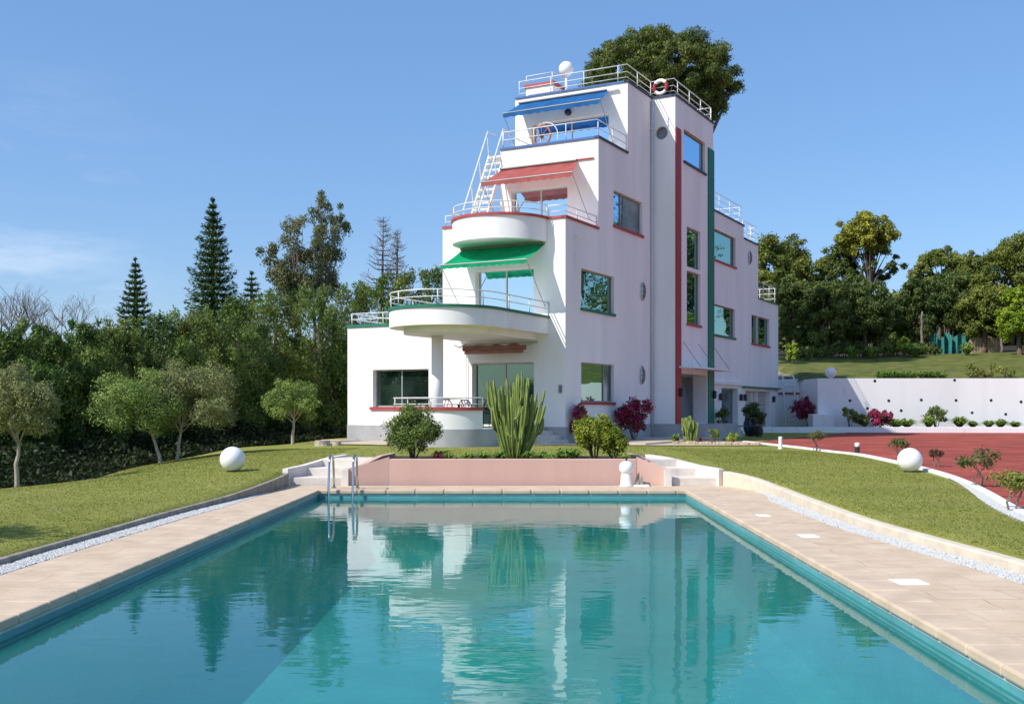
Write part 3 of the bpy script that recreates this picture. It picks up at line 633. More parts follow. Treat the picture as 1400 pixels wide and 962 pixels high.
hR = {'w0': (1.2, 3.95, 1.66, 2.97, .15), 'w1': (1.2, 3.95, 4.75, 6.05, .15), 'w2': (3.92, 6.65, 7.88, 9.10, .15),
      'r1': (14.6, 18.6, 8.07, 9.43, .15), 'r2': (14.6, 18.5, 4.73, 6.08, .15), 'r3': (21.3, 24.6, 4.65, 6.05, .15),
      'ga': (16.4, 18.95, .27, 2.36, .30), 'gb': (20.2, 24.7, .27, 2.28, .28)}
facade(wall, PR, [(0, 2.59, GB, ZA), (2.59, 5.2, GB, ZB), (5.2, 7.62, GB, ZC), (7.62, 13, GB, ZC), (13, 19.94, GB, ZD), (19.94, 22.5, GB, ZE), (22.5, 26.44, GB, ZF)], list(hR.values()))
hT = {'t1': (8.6, 11.2, 10.97, 12.2, .15), 't2': (8.94, 10.6, 6.95, 8.5, .15), 't3': (8.94, 10.6, 4.75, 6.80, .15), 'door': (8.25, 11.4, .84, 2.78, .62)}
facade(wall, PT, [(7.62, 12.25, GB, ZC)], list(hT.values()))
hA = {'d0': (T(3.45), T(1.13), .86, 2.95, .22), 'd1': (T(3.32), T(1.13), 4.40, 6.02, .22), 'wg': (T(7.50), T(5.17), 1.50, 2.80, .25)}
facade(wall, PFs(0), [(T(8.6), 0, GB, ZG), (0, 4.6, GB, ZA)], list(hA.values()))
facade(wall, PFs(2.59), [(T(3.8), 4.6, ZA, ZB)], [(T(3.36), T(1.16), ZA + .05, 9.14, .22)])
facade(wall, PFs(5.2), [(T(3.8), 4.6, ZB, ZC), (0, T(3.8), ZA, ZC)], [(T(3.89), T(.743), 10.85, 12.2, .22)])
# tower front (s = 7.62) with a round opening
Ptf = lambda w, z: Hh(7.62, -w, z)
cw, cz, cr = .40, 11.88, .245
ring = [(cw + cr * math.cos(2 * PI * k / 32), cz + cr * math.sin(2 * PI * k / 32)) for k in range(32)]
def sq(a):
    c, s_ = math.cos(a), math.sin(a); m_ = max(abs(c), abs(s_)); return (cw + c / m_ * .38, cz + s_ / m_ * .38)
sqr = [sq(2 * PI * k / 32) for k in range(32)]
for k in range(32):
    j = (k + 1) % 32; wall.face([Ptf(*sqr[k]), Ptf(*sqr[j]), Ptf(*ring[j]), Ptf(*ring[k])])
    wall.face([Ptf(*ring[k]), Ptf(*ring[j]), Hh(7.80, -ring[j][0], ring[j][1]), Hh(7.80, -ring[k][0], ring[k][1])])
for a0, a1, b0_, b1 in ((0, .94, GB, cz - .38), (0, .94, cz + .38, ZC), (0, .02, cz - .38, cz + .38), (.78, .94, cz - .38, cz + .38)):
    wall.face([Ptf(a0, b0_), Ptf(a1, b0_), Ptf(a1, b1), Ptf(a0, b1)])
block(wall, 7.62, 12.25, -.94, 0, GB, ZC, 'TB')
block(wall, 0, 2.59, 0, 4.6, GB, ZA, 'TL'); block(wall, 2.59, 5.2, 3.8, 4.6, GB, ZA, 'TL'); block(wall, 2.59, 5.2, 0, 3.8, ZA, ZB, 'TL')
block(wall, 5.2, 13, 0, 4.6, GB, ZC, 'TLB'); block(wall, 13, 19.94, 0, 4.6, GB, ZD, 'TLB'); block(wall, 19.94, 22.5, 0, 4.6, GB, ZE, 'TLB'); block(wall, 22.5, 26.44, 0, 4.6, GB, ZF, 'TLB')
block(wall, 0, 8, 4.6, 8.6, GB, ZG, 'TLB')
wall.build('wall', 'white', villa)
# plinth, 3 cm proud
mb = MB()
def outbar(mb, pts, z0, z1, out, inn=.0):      # band following plan points (s,t) on the outside; pts ordered so the outside is on the right
    out, inn = abs(out), abs(inn); n = len(pts); P = [Vector(p) for p in pts]; off = []
    for i in range(n):
        d1 = (P[i] - P[i - 1]).normalized() if i > 0 else None; d2 = (P[i + 1] - P[i]).normalized() if i < n - 1 else None
        nrm = lambda d: Vector((d.y, -d.x))
        if d1 is None: o = nrm(d2)
        elif d2 is None: o = nrm(d1)
        else:
            o = nrm(d1) + nrm(d2); o = o / max(.2, (1 + nrm(d1).dot(nrm(d2))))
        off.append(o)
    for i in range(n - 1):
        a, b = P[i] - off[i] * inn, P[i + 1] - off[i + 1] * inn; c, d = P[i + 1] + off[i + 1] * out, P[i] + off[i] * out
        mb.box8([Hh(*a, z0), Hh(*d, z0), Hh(*c, z0), Hh(*b, z0), Hh(*a, z1), Hh(*d, z1), Hh(*c, z1), Hh(*b, z1)])
# in (s,t) plane walking from the wing's left end to the right end of the house keeps the outside on the right-hand side when s<0 is out
outbar(mb, [(0, 8.6), (0, 0), (7.62, 0), (7.62, -.94), (8.24, -.94)], GB, .86, -.0301, 0)
mb.build('plinth', 'plinth', villa); mb = MB()
outbar(mb, [(11.41, -.94), (12.25, -.94), (12.25, 0), (16.39, 0)], GB, .72, -.0301, 0)
mb.build('plinth', 'plinth', villa)
def trim(pts, z0, z1, mat, out=.05): 
    m = MB(); outbar(m, pts, z0, z1, -out, .12 * -1); return m.build('roof_trim', mat, villa)
trim([(5.2, 4.6), (5.2, 0)], ZC, ZC + .06, 'blue'); trim([(5.15, 0), (7.62, 0), (7.62, -.94)], ZC, ZC + .065, 'navy'); trim([(7.57, -.94), (12.3, -.94)], ZC, ZC + .06, 'navy')
trim([(2.59, 3.8), (2.59, 0)], ZB, ZB + .07, 'blue'); trim([(2.54, 0), (5.2, 0)], ZB, ZB + .075, 'navy')
trim([(0, 4.6), (0, 3.8)], ZA, ZA + .075, 'redtrim'); trim([(0, .66), (0, 0)], ZA, ZA + .075, 'redtrim'); trim([(-.05, 0), (2.59, 0)], ZA, ZA + .08, 'redtrim')
trim([(13, 0), (19.94, 0)], ZD, ZD + .07, 'navy'); trim([(19.95, 0), (22.5, 0)], ZE, ZE + .07, 'navy'); trim([(22.52, 0), (26.44, 0)], ZF, ZF + .06, 'green')
trim([(0, 8.6), (0, 4.2)], ZG, ZG + .09, 'green')
# vertical stripes
m = MB(); outbar(m, [(7.62, -.94), (8.18, -.94)], .86, 12.05, -.05); m.build('red_stripe', 'red', villa)
m = MB(); outbar(m, [(11.52, -.94), (12.25, -.94)], .76, 12.10, -.05); m.build('green_stripe', 'green', villa)
# windows
def window(P, h, glass, muls=(), sill=None, frame='frame', curtain=None, fw=.045):
    a, b, c, d, e = h
    m = MB(); e0 = e - .05
    bars = [(a, a + fw, c, d), (b - fw, b, c, d), (a + fw, b - fw, c, c + fw), (a + fw, b - fw, d - fw, d)] + [(x - fw * .5, x + fw * .5, c + fw, d - fw) for x in muls]
    for x0, x1, z0, z1 in bars:
        m.box8([P(x0, z0, e0), P(x1, z0, e0), P(x1, z0, e), P(x0, z0, e), P(x0, z1, e0), P(x1, z1, e0), P(x1, z1, e), P(x0, z1, e)])
    w = m.build('window', frame, villa)
    ed = [a + fw * .5] + list(muls) + [b - fw * .5]
    for i in range(len(ed) - 1):
        m = MB(); m.face([P(ed[i], c + fw * .5, e - .02), P(ed[i + 1], c + fw * .5, e - .02), P(ed[i + 1], d - fw * .5, e - .02), P(ed[i], d - fw * .5, e - .02)])
        m.build('pane', glass[i] if isinstance(glass, (list, tuple)) else glass, w)
    if sill:
        m = MB(); o = .06; x0, x1, z0, z1 = a - .06, b + .06, c - .085, c + .002
        m.box8([P(x0, z0, -o), P(x1, z0, -o), P(x1, z0, e0), P(x0, z0, e0), P(x0, z1, -o), P(x1, z1, -o), P(x1, z1, e0), P(x0, z1, e0)]); m.build('sill', sill, w)
    return w
window(PR, hR['w0'], ['teal', 'frost'], (3.25,), 'redtrim'); window(PR, hR['w1'], 'teal', (), 'green'); window(PR, hR['w2'], ['mirb', 'curt'], (4.75,), 'redtrim')
window(PR, hR['r1'], 'teal', (), 'redtrim'); window(PR, hR['r2'], 'teal', (), 'green'); window(PR, hR['r3'], 'teal', (), 'redtrim')
window(PT, hT['t1'], 'mirb', (), 'navy'); window(PT, hT['t2'], 'teal'); window(PT, hT['t3'], 'teal', (), 'redtrim')
PA = PFs(0)
window(PA, hA['wg'], ['doorg', 'doorg'], (T(6.4),), None, 'frame'); window(PA, hA['d1'], 'mir', (T(2.23),), None, 'frame_w'); window(PA, hA['d0'], 'doorg', (T(2.28),), None, 'frame_w', fw=.06)
window(PFs(2.59), (T(3.36), T(1.16), ZA + .05, 9.14, .22), 'mir', (T(2.26),), None, 'frame_w'); window(PFs(5.2), (T(3.89), T(.743), 10.85, 12.2, .22), 'mirb', (T(2.3),), None, 'frame_w')
m = MB(); m.lathe((0, 0, 0), [(.245, 0), (.245, .02)], 32)
rw = MB(); rw.face([Hh(7.78, -(cw + .25 * math.cos(-2 * PI * k / 32)), cz + .25 * math.sin(-2 * PI * k / 32)) for k in range(32)]); rw.build('round_window', 'frost', villa)
# ground sill band running over the terrace wall (red)
m = MB(); outbar(m, [(0, 7.6), (0, 4.1)], 1.40, 1.50, -.07); m.build('window_band', 'redtrim', villa)
# doors
def door(P, h, mat, muls, frame):
    w = window(P, h, mat, muls, None, frame, fw=.07); w.name = 'door'; WL[w.name] = WL[villa.name]; return w
d = door(PT, hT['door'], ['doorg', 'frost'], (9.3,), 'frame'); m = MB(); m.tube([PT(9.45, 1.6, .50), PT(9.45, 2.1, .50)], .018, 8); m.build('handle', 'steel', d)
door(PR, hR['ga'], 'frost', (), 'frame')
m = MB(); a, b, c, dd, e = hR['gb']
for k in range(9):
    z0 = c + (dd - c) * k / 9; z1 = c + (dd - c) * (k + 1) / 9 - .012
    m.box8([PR(a, z0, e - .06), PR(b, z0, e - .06), PR(b, z0, e), PR(a, z0, e), PR(a, z1, e - .06), PR(b, z1, e - .06), PR(b, z1, e), PR(a, z1, e)])
gd_ = m.build('garage_door', plain('beige_garage_door', (.50, .47, .42), .6), villa)
m = MB(); m.box8([PR(21.9, c, e - .12), PR(22.0, c, e - .12), PR(22.0, c, e - .062), PR(21.9, c, e - .062), PR(21.9, dd, e - .12), PR(22.0, dd, e - .12), PR(22.0, dd, e - .062), PR(21.9, dd, e - .062)]); m.build('garage_post', 'white_plain', villa)
m = MB(); outbar(m, [(19.6, 0), (26.44, 0)], 2.42, 2.50, -.16); m.build('garage_canopy', 'green', villa)
m = MB(); outbar(m, [(13.2, 0), (19.5, 0)], 2.52, 2.66, -.10); m.build('lintel_ledge', 'white', villa)
# entrance canopy and cables
m = MB(); m.box8([Hh(7.9, -.99, 2.98), Hh(7.9, -1.75, 2.95), Hh(12.6, -1.75, 2.95), Hh(12.6, -.99, 2.98), Hh(7.9, -.99, 3.05), Hh(7.9, -1.75, 3.02), Hh(12.6, -1.75, 3.02), Hh(12.6, -.99, 3.05)])
cp = m.build('entrance_canopy', 'white_plain', villa)
for s in (8.4, 10.2, 12.1):
    m = MB(); m.tube([Hh(s, -.99, 4.0), Hh(s + .1, -1.65, 3.03)], .012, 6); m.build('cable', 'grille', cp)
# entrance podium and steps
m = MB(); block(m, 8.2, 12.6, -1.9, -.97, .1, .82, 'TLBFR'); m.build('entrance_podium', 'plinth', villa)
for k in range(3):
    m = MB(); block(m, 12.6 + k * .32, 12.92 + k * .32, -1.9, -.4, .1, .66 - k * .15, 'TLBFR'); m.build('entrance_step', 'stepstone', villa)
m = MB(); block(m, .3, 8.2, -2.6, -.031, .1, .37, 'TLBFR'); m.build('side_pavement', 'apron', villa)
# drain pipe
m = MB(); m.tube([Hh(7.50, -.07, .4), Hh(7.50, -.07, 13.1)], .05, 8); m.build('drainpipe', 'pipe', villa, smooth=True)
for z in (3, 6, 9, 12):
    m = MB(); m.lathe(Hh(7.50, -.07, z), [(.065, 0), (.065, .05)], 10); m.build('pipe_clip', 'pipe', villa)
# wall lamps: lens shaped lanterns with slats
def sconce(s, z):
    root = MB(); c = Vector(Hh(s, -.02, z)); out = Vector((UC, -US, 0)); al = Vector((US, UC, 0))
    m = MB(); n = 10
    for k in range(5):
        a = (k - 2) / 2 * .8
        P = []
        for i in range(n + 1):
            f = -1 + 2 * i / n; r = .15 * math.cos(f * PI / 2) ** .7
            P.append(c + al * (r * math.sin(a)) + out * (.03 + r * math.cos(a) * .7) + Vector((0, 0, f * .34)))
        m.tube(P, .016, 5)
    o = m.build('wall_lamp', 'grille', villa)
    for zz in (-.18, 0, .18):
        m = MB()
        P = [c + al * (.15 * math.sin(a)) * (1 if zz == 0 else .85) + out * (.03 + .1 * math.cos(a)) + Vector((0, 0, zz)) for a in np.linspace(-1.3, 1.3, 9)]
        m.tube(P, .012, 5); m.build('lamp_band', 'grille', o)
    m = MB(); m.lathe(c + out * .06, [(.02, -.2), (.07, -.1), (.075, .1), (.02, .2)], 12); m.build('lamp_glass', 'globe', o, smooth=True)
for s, z in ((6.56, 5.8), (6.5, 2.68), (20.8, 8.8)): sconce(s, z)
def lantern(P):
    m = MB(); c = Vector(P); m.lathe(c, [(.05, -.16), (.08, -.12), (.08, .08), (.1, .1), (.02, .18)], 10); m.build('lantern', 'dark', villa)
for P in (Hh(8.0, -1.05, 2.05), Hh(12.1, -1.05, 2.0), Hh(16.0, -.1, 1.95), Hh(19.2, -.1, 1.95), Hh(19.9, -.1, 1.95), Hh(25.2, -.1, 1.9)): lantern(P)
# camera bracket, wall plug on the corner, black floodlight under blue awning
m = MB(); m.tube([Hh(.7, 0, 7.05), Hh(.7, -.14, 7.0)], .03, 8); m.sphere(Hh(.7, -.18, 6.98), .07, 12, 8); m.build('security_camera', 'white_plain', villa, smooth=True)
m = MB(); c = Vector(Hh(5.14, 2.35, 12.42)); m.sphere(c, .13, 14, 10); m.build('floodlight', 'dark', villa, smooth=True)
m = MB(); m.box8([Hh(-.05, .22, 1.95), Hh(-.05, .12, 1.95), Hh(0, .12, 1.95), Hh(0, .22, 1.95), Hh(-.05, .22, 2.2), Hh(-.05, .12, 2.2), Hh(0, .12, 2.2), Hh(0, .22, 2.2)]); m.build('socket', 'grille', villa)

# round balconies
def stadium(tc, dc, R, t1, n=64, d_end=0.0):
    pts = [(t1[0], d_end)]
    for k in range(n + 1):
        a = PI * k / n; pts.append((tc - R * math.cos(a), dc + R * math.sin(a)))
    pts.append((t1[1], d_end)); return pts    # (t, d)
def st_w(pts): return [(Hh(-d, t, 0)[0], Hh(-d, t, 0)[1]) for t, d in pts]
def scaled(pts, ins, tc, dc):
    out = []
    for t, d in pts:
        v = Vector((t - tc, max(0, d - dc))) if d > dc else Vector((t - tc, 0)); l = v.length
        out.append((t - v.x / max(l, .01) * ins, d - v.y / max(l, .01) * ins))
    return out
def prism_w(pts, z0, z1):
    m = MB(); w = st_w(pts); area = sum(w[i][0] * w[(i + 1) % len(w)][1] - w[(i + 1) % len(w)][0] * w[i][1] for i in range(len(w)))
    m.prism(w if area > 0 else w[::-1], z0, z1); return m
def ringband(pts, z0, z1, out, inn):
    m = MB(); P = [Vector(p) for p in pts]; n = len(P)
    for i in range(n - 1):
        def nr(k):
            d = P[min(k + 1, n - 1)] - P[max(k - 1, 0)]; return Vector((-d.y, d.x)).normalized()
        a, b = P[i], P[i + 1]; na, nb = nr(i), nr(i + 1)
        q = [a - na * inn, b - nb * inn, b + nb * out, a + na * out]
        q = [Hh(-v.y, v.x, 0)[:2] for v in q]
        m.box8([(*v, z0) for v in q] + [(*v, z1) for v in q])
    return m
def railing(path, hs, spacing, parent, r=.019, name='railing', mat='rail'):
    P = [Vector(p) for p in path]; m = MB()
    for h in hs: m.tube([p + Vector((0, 0, h)) for p in P], r if h == max(hs) else r * .8, 6)
    o = m.build(name, mat, parent, smooth=True)
    L = [0]
    for a, b in zip(P[:-1], P[1:]): L.append(L[-1] + (b - a).length)
    k = max(1, round(L[-1] / spacing))
    for i in range(k + 1):
        d = L[-1] * i / k; d = min(max(d, .02), L[-1] - .001); j = max(q for q in range(len(P) - 1) if L[q] <= d + 1e-6); f = (d - L[j]) / max(1e-6, L[j + 1] - L[j]); p = P[j].lerp(P[j + 1], f)
        m = MB(); m.tube([p, p + Vector((0, 0, max(hs)))], r, 6); m.build('post', mat, o, smooth=True)
    return o
S1 = stadium(2.25, 3.5, 1.72, (.60, 3.97)); 
bal = prism_w(S1, 3.84, 4.34).build('balcony', 'white', villa)
prism_w([(t, d) for t, d in scaled(S1, .42, 2.25, 3.5)], 3.66, 3.84).build('soffit_beam', 'white', bal)
ringband(S1, 4.34, 4.42, .05, .08).build('balcony_trim', 'green', bal)
def pathw(pts, z, ins=0.0): return [Hh(-d, t, z) for t, d in pts]
railing(pathw(S1, 4.42), (.22, .42), 1.45, villa)
S2 = stadium(2.29, 0.0, 1.64, (.65, 3.93), 72)
S2 = [p for p in S2[1:-1]]
bal2 = prism_w(S2, 6.80, 7.52).build('balcony', 'white', villa)
ringband(S2, 7.52, 7.60, .05, .08).build('balcony_trim', 'redtrim', bal2)
railing(pathw(S2, 7.60), (.16, .36), 1.2, villa)
# ground terrace: plinth wall, white parapet, red rim
S0 = stadium(2.25, 3.45, 1.62, (.66, 3.87))
ter = prism_w(S0, .1, .86).build('terrace_base', 'plinth', villa)
ringband(S0[8:], .86, 1.40, -.01, .14).build('terrace_parapet', 'white', ter)
ringband(S0[8:], 1.40, 1.49, .04, .16).build('terrace_rim', 'redtrim', ter)
railing(pathw(S0[8:], 1.49), (.09, .27), 1.5, villa)
for k in range(4):
    m = MB(); block(m, -1.5, -.035, .66 - .26 * (k + 1), .66 - .26 * k, .1, .74 - .14 * k, 'TLBFR'); m.build('terrace_step', 'stepstone', villa)
c = Hh(-3.3, 2.72, 0); m = MB(); m.lathe((c[0], c[1], .86), [(.18, 0), (.18, 2.8)], 28); m.build('column', 'white', villa, smooth=True)
# railings of the terraces
railing([Hh(.1, 8.5, ZG + .09), Hh(.1, 4.4, ZG + .09)], (.2, .4), 1.3, villa); railing([Hh(.1, 8.5, ZG + .09), Hh(7.9, 8.5, ZG + .09)], (.2, .4), 1.9, villa)
railing([Hh(.06, .64, ZA + .08), Hh(.06, .06, ZA + .08), Hh(2.55, .06, ZA + .08)], (.16, .36), 1.3, villa)
railing([Hh(.06, 4.54, ZA + .075), Hh(.06, 3.98, ZA + .075)], (.16, .36), .6, villa)
railing([Hh(2.65, 3.74, ZB + .07), Hh(2.65, .06, ZB + .07), Hh(5.2, .06, ZB + .07)], (.30, .58), 1.25, villa)
railing([Hh(2.65, 3.74, ZB + .07), Hh(5.1, 3.74, ZB + .07)], (.30, .58), 1.25, villa)
railing([Hh(5.3, 4.5, ZC + .06), Hh(5.3, .06, ZC + .06), Hh(7.7, .06, ZC + .06), Hh(7.7, -.86, ZC + .06), Hh(12.2, -.86, ZC + .06)], (.16, .36, .62), 1.3, villa)
railing([Hh(12.2, -.86, ZC + .06), Hh(12.2, .6, ZC + .06)], (.16, .36, .62), 1.3, villa)
railing([Hh(13.1, .08, ZD + .07), Hh(19.8, .08, ZD + .07), Hh(19.8, 3, ZD + .07)], (.28, .56, .84), 1.5, villa)
railing([Hh(20.0, .08, ZE + .07), Hh(22.4, .08, ZE + .07), Hh(22.4, 3, ZE + .07)], (.28, .56, .84), 1.3, villa)
railing([Hh(22.6, .08, ZF + .06), Hh(26.3, .08, ZF + .06), Hh(26.3, 4.4, ZF + .06)], (.28, .56, .84), 1.2, villa)
# roof turret
m = MB(); block(m, 5.7, 6.8, 3.25, 4.4, ZC, 13.74, 'TLBFR'); tu = m.build('roof_turret', 'white', villa)
m = MB(); block(m, 5.64, 6.86, 3.19, 4.46, 13.74, 13.86, 'TLBFRU'); m.build('turret_trim', 'redtrim', tu)
railing([Hh(5.7, 4.4, 13.86), Hh(5.7, 3.25, 13.86), Hh(6.8, 3.25, 13.86)], (.34,), 1.1, tu)
# outside stair from red terrace to blue terrace
s0, s1, z0, z1, ta, tb = 1.35, 3.0, ZA, ZB, 3.86, 4.50
st = MB()
for tt in (ta, tb):
    P = [Hh(s0, tt, z0), Hh(s0 + .18, tt, z0), Hh(s1 + .18, tt, z1), Hh(s1, tt, z1)]; Q = [Hh(s0, tt + .04, z0), Hh(s0 + .18, tt + .04, z0), Hh(s1 + .18, tt + .04, z1), Hh(s1, tt + .04, z1)]
    st.box8(P + Q)
stair_o = st.build('outside_stair', 'white_plain', villa)
for k in range(12):
    f = (k + .5) / 12; s = s0 + (s1 - s0) * f; z = z0 + (z1 - z0) * f; m = MB(); block(m, s, s + .22, ta + .04, tb, z, z + .04, 'TLBFRU'); m.build('tread', 'white_plain', stair_o)
for tt in (ta + .02, tb + .02):
    m = MB(); m.tube([Hh(s0 - .15, tt, z0 + .8), Hh(s1 - .05, tt, z1 + .85), Hh(s1 + .5, tt, z1 + .85)], .028, 8)
    for f in (0, .33, .66, 1): m.tube([Hh(s0 + (s1 - s0) * f, tt, z0 + (z1 - z0) * f), Hh(s0 + (s1 - s0) * f - .1, tt, z0 + (z1 - z0) * f + .82)], .022, 6)
    m.build('handrail', 'rail', stair_o)
m = MB(); block(m, s1 + .18, 5.2, 3.8, 4.56, ZB - .14, ZB, 'TLBFRU'); m.build('stair_landing', 'white', villa)
# awnings
def awning(name_, mat, sw, back, front, zb, zf, d, val, arms=True, lab=None, arm_to=1.35):
    (bl, br), (fl, fr) = back, front
    m = MB(); n = 10
    for i in range(n):                        # cloth with a shallow sag, two-sided thickness
        f0, f1 = i / n, (i + 1) / n
        def pt(u, v, e=0):
            t = (bl + (br - bl) * u) * (1 - v) + (fl + (fr - fl) * u) * v; z = zb + (zf - zb) * v - .03 * math.sin(PI * v) - .015 * abs(math.sin(u * PI * 5)) + e
            return Hh(sw - d * v, t, z)
        for j in range(24):
            u0, u1 = j / 24, (j + 1) / 24
            m.face([pt(u0, f0), pt(u1, f0), pt(u1, f1), pt(u0, f1)]); 
    for j in range(24):                       # scalloped valance
        u0, u1 = j / 24, (j + 1) / 24; ta_, tb_ = fl + (fr - fl) * u0, fl + (fr - fl) * u1
        hh = lambda u: val * (1 - .18 * abs(math.cos(u * PI * 12)))
        m.face([Hh(sw - d, ta_, zf), Hh(sw - d, tb_, zf), Hh(sw - d - .01, tb_, zf - hh(u1)), Hh(sw - d - .01, ta_, zf - hh(u0))])
    bmx = m.build(name_, mat, villa)
    if lab: bmx['label'] = lab
    m = MB(); m.tube([Hh(sw - d, fl + .03, zf + .01), Hh(sw - d, fr - .03, zf + .01)], .022, 8); m.build('front_bar', 'frame', bmx)
    m = MB(); m.tube([Hh(sw - .06, bl, zb + .03), Hh(sw - .06, br, zb + .03)], .05, 10); m.build('roller', 'frame', bmx)
    if arms:
        for t in (fl, fr): m = MB(); m.tube([Hh(sw - d, t, zf), Hh(sw - .02, t, zf - arm_to)], .014, 6); m.build('arm', 'frame', bmx)
    return bmx
awning('awning', 'awn_green', 0, (3.85, .72), (3.85, .72), 6.74, 6.08, 1.32, .13, lab='green canvas awning')
awning('awning', 'awn_red', 2.59, (3.77, .78), (3.77, .32), 9.93, 9.22, 1.44, .16, lab='faded red canvas awning')
m = MB(); m.tube([Hh(2.55, .8, 9.96), Hh(2.55, .16, 9.96)], .03, 8); m.build('awning_rod', 'redtrim', villa)
awning('awning', 'awn_blue', 5.2, (4.42, .72), (4.42, .52), 13.02, 12.34, 1.3, .17, lab='blue canvas awning')
m = MB(); m.tube([Hh(5.12, .74, 13.0), Hh(5.12, .34, 13.0)], .06, 10); m.build('awning_box', 'white_plain', villa)
# retracted awning under the big balcony
m = MB(); 
P = [Hh(-.55, t, 3.42 + .02 * math.sin(t * 9)) for t in np.linspace(3.45, 1.15, 14)]; m.tube(P, [.09 + .02 * math.sin(i * 1.9) for i in range(14)], 10)
m.face([Hh(-.55, 3.4, 3.36), Hh(-.55, 1.2, 3.36), Hh(-.60, 1.2, 3.22), Hh(-.60, 3.4, 3.22)]); ra = m.build('folded_awning', 'awn_pink', villa, smooth=True)
m = MB()
for t in (3.6, 1.05): m.tube([Hh(-.02, t, 3.6), Hh(-.6, t, 3.45)], .02, 6); m.tube([Hh(-.6, t, 3.45), Hh(-1.2, t - .2, 3.50)], .015, 6)
m.tube([Hh(-.1, 3.7, 3.58), Hh(-.1, .95, 3.58)], .02, 6); m.build('folding_arm', 'frame', ra)
m = MB(); m.tube([Hh(-.08, 3.62, 3.4), Hh(-.06, 3.62, 1.7)], .012, 6); m.sphere(Hh(-.06, 3.62, 1.66), .06, 10, 8); m.build('crank_rod', 'rail', villa)

# things on the villa
def globe(name, lab, c, r, pole=None, grp='white globe lamps'):
    t = thing(name, lab, 'globe lamp', (c[0], c[1], pole if pole is not None else c[2] - r), grp)
    m = MB(); m.sphere(c, r, 40, 28); m.build('globe', 'globe', t, smooth=True)
    if pole is not None:
        m = MB(); m.tube([(c[0], c[1], pole), (c[0], c[1], c[2] - r * .9)], .045, 10); m.lathe((c[0], c[1], c[2] - r * 1.12), [(.07, 0), (.12, .08)], 16); m.build('pole', 'white_plain', t, smooth=True)
    else:
        m = MB(); m.lathe((c[0], c[1], c[2] - r - .02), [(.12, 0), (.11, .045)], 16); m.build('base', 'dark', t)
    return t
globe('globe_lamp', 'white globe lamp on a short pole on the villa roof', Hh(6.4, 3.02, 14.48), .285, ZC)
gl = gpt(318, 648, .20); globe('globe_lamp', 'white ball lamp on the left lawn', (xat(318, 21.0), 21.0, gz(xat(318, 21), 21.0) + .245), .245)
globe('globe_lamp', 'white ball lamp on the right lawn beside the red driveway', (xat(1244, 20.8), 20.8, gz(xat(1244, 20.8), 20.8) + .235), .235)
def lifering(name, lab, s, t, z, R, r):
    root = thing(name, lab, 'life ring', Hh(s, t, z)); c = Vector(Hh(s, t, z)); al = Vector((UC, -US, 0)); up = Vector((0, 0, 1))
    P = [c + al * (R * math.cos(a)) + up * (R * math.sin(a)) for a in np.linspace(0, 2 * PI, 41)]
    m = MB(); m.tube(P, r, 10); m.build('ring', 'white_plain', root, smooth=True)
    for k in (0, 2):
        a0 = k * PI / 2 - .65; Q = [c + al * (R * math.cos(a)) + up * (R * math.sin(a)) for a in np.linspace(a0, a0 + 1.3, 14)]
        m = MB(); m.tube(Q, r * 1.06, 10); m.build('red_band', 'red', root, smooth=True)
lifering('life_ring', 'white and red life ring hanging on the roof railing', 7.60, -.36, 13.62, .25, .065)
def wheel(s, t, z, R):
    root = thing('ship_wheel', 'wooden ship steering wheel with a white hoop on the blue trimmed terrace', 'ship wheel', Hh(s, t, z)); c = Vector(Hh(s, t, z)); al = Vector((UC, -US, 0)); up = Vector((0, 0, 1)); n = Vector((-US, -UC, 0))
    woodm = plain('varnished_wood', (.36, .14, .06), .5, var=.3)
    m = MB(); m.tube([c + al * (R * math.cos(a)) + up * (R * math.sin(a)) for a in np.linspace(0, 2 * PI, 33)], .035, 8); m.build('rim', woodm, root, smooth=True)
    for k in range(8):
        a = PI * k / 4; d = al * math.cos(a) + up * math.sin(a); m = MB(); m.tube([c, c + d * (R + .03), c + d * (R + .16)], [.016, .016, .02], 6); m.build('spoke', woodm, root)
    m = MB(); m.tube([c - n * .06, c + n * .06], .07, 12); m.build('hub', 'dark', root)
    m = MB(); cc = c + al * .15; m.tube([cc + al * (.5 * math.cos(a)) + up * (.5 * math.sin(a) - .05) for a in np.linspace(-.3, PI + .3, 24)], .018, 6); m.build('hoop', 'rail', root)
    m = MB(); m.tube([c - Vector((0, 0, 0)) - n * .05, Vector((c.x, c.y, ZB)) - n * .05], .05, 8); m.build('stand', 'rail', root)
wheel(3.5, 2.62, 11.22, .36)
# terrace furniture
def chair(c, rot, lab):
    r = thing('garden_chair', lab, 'chair', c, 'dark garden chairs on the ground terrace'); R = Matrix.Rotation(rot, 3, 'Z'); C = Vector(c)
    w = lambda x, y, z: C + R @ Vector((x, y, z))
    m = MB(); m.box8([w(-.22, -.22, .42), w(.22, -.22, .42), w(.22, .22, .42), w(-.22, .22, .42), w(-.22, -.22, .45), w(.22, -.22, .45), w(.22, .22, .45), w(-.22, .22, .45)]); m.build('seat', 'dark', r)
    m = MB(); m.tube([w(-.22, .22, .45), w(-.23, .25, .72), w(-.12, .27, .86), w(.12, .27, .86), w(.23, .25, .72), w(.22, .22, .45)], .02, 6)
    for k in (-1, 0, 1): m.tube([w(k * .1 - .05, .24, .45), w(k * .1 + .05, .26, .66), w(k * .1 - .02, .27, .86)], .012, 5)
    m.build('backrest', 'dark', r)
    for x in (-.2, .2):
        for y in (-.2, .2): m = MB(); m.tube([w(x, y, 0), w(x, y, .42)], .014, 6); m.build('leg', 'dark', r)
tc = Hh(-2.0, 2.75, .86)
r = thing('garden_table', 'dark round garden table on the ground terrace behind the red rim', 'table', tc)
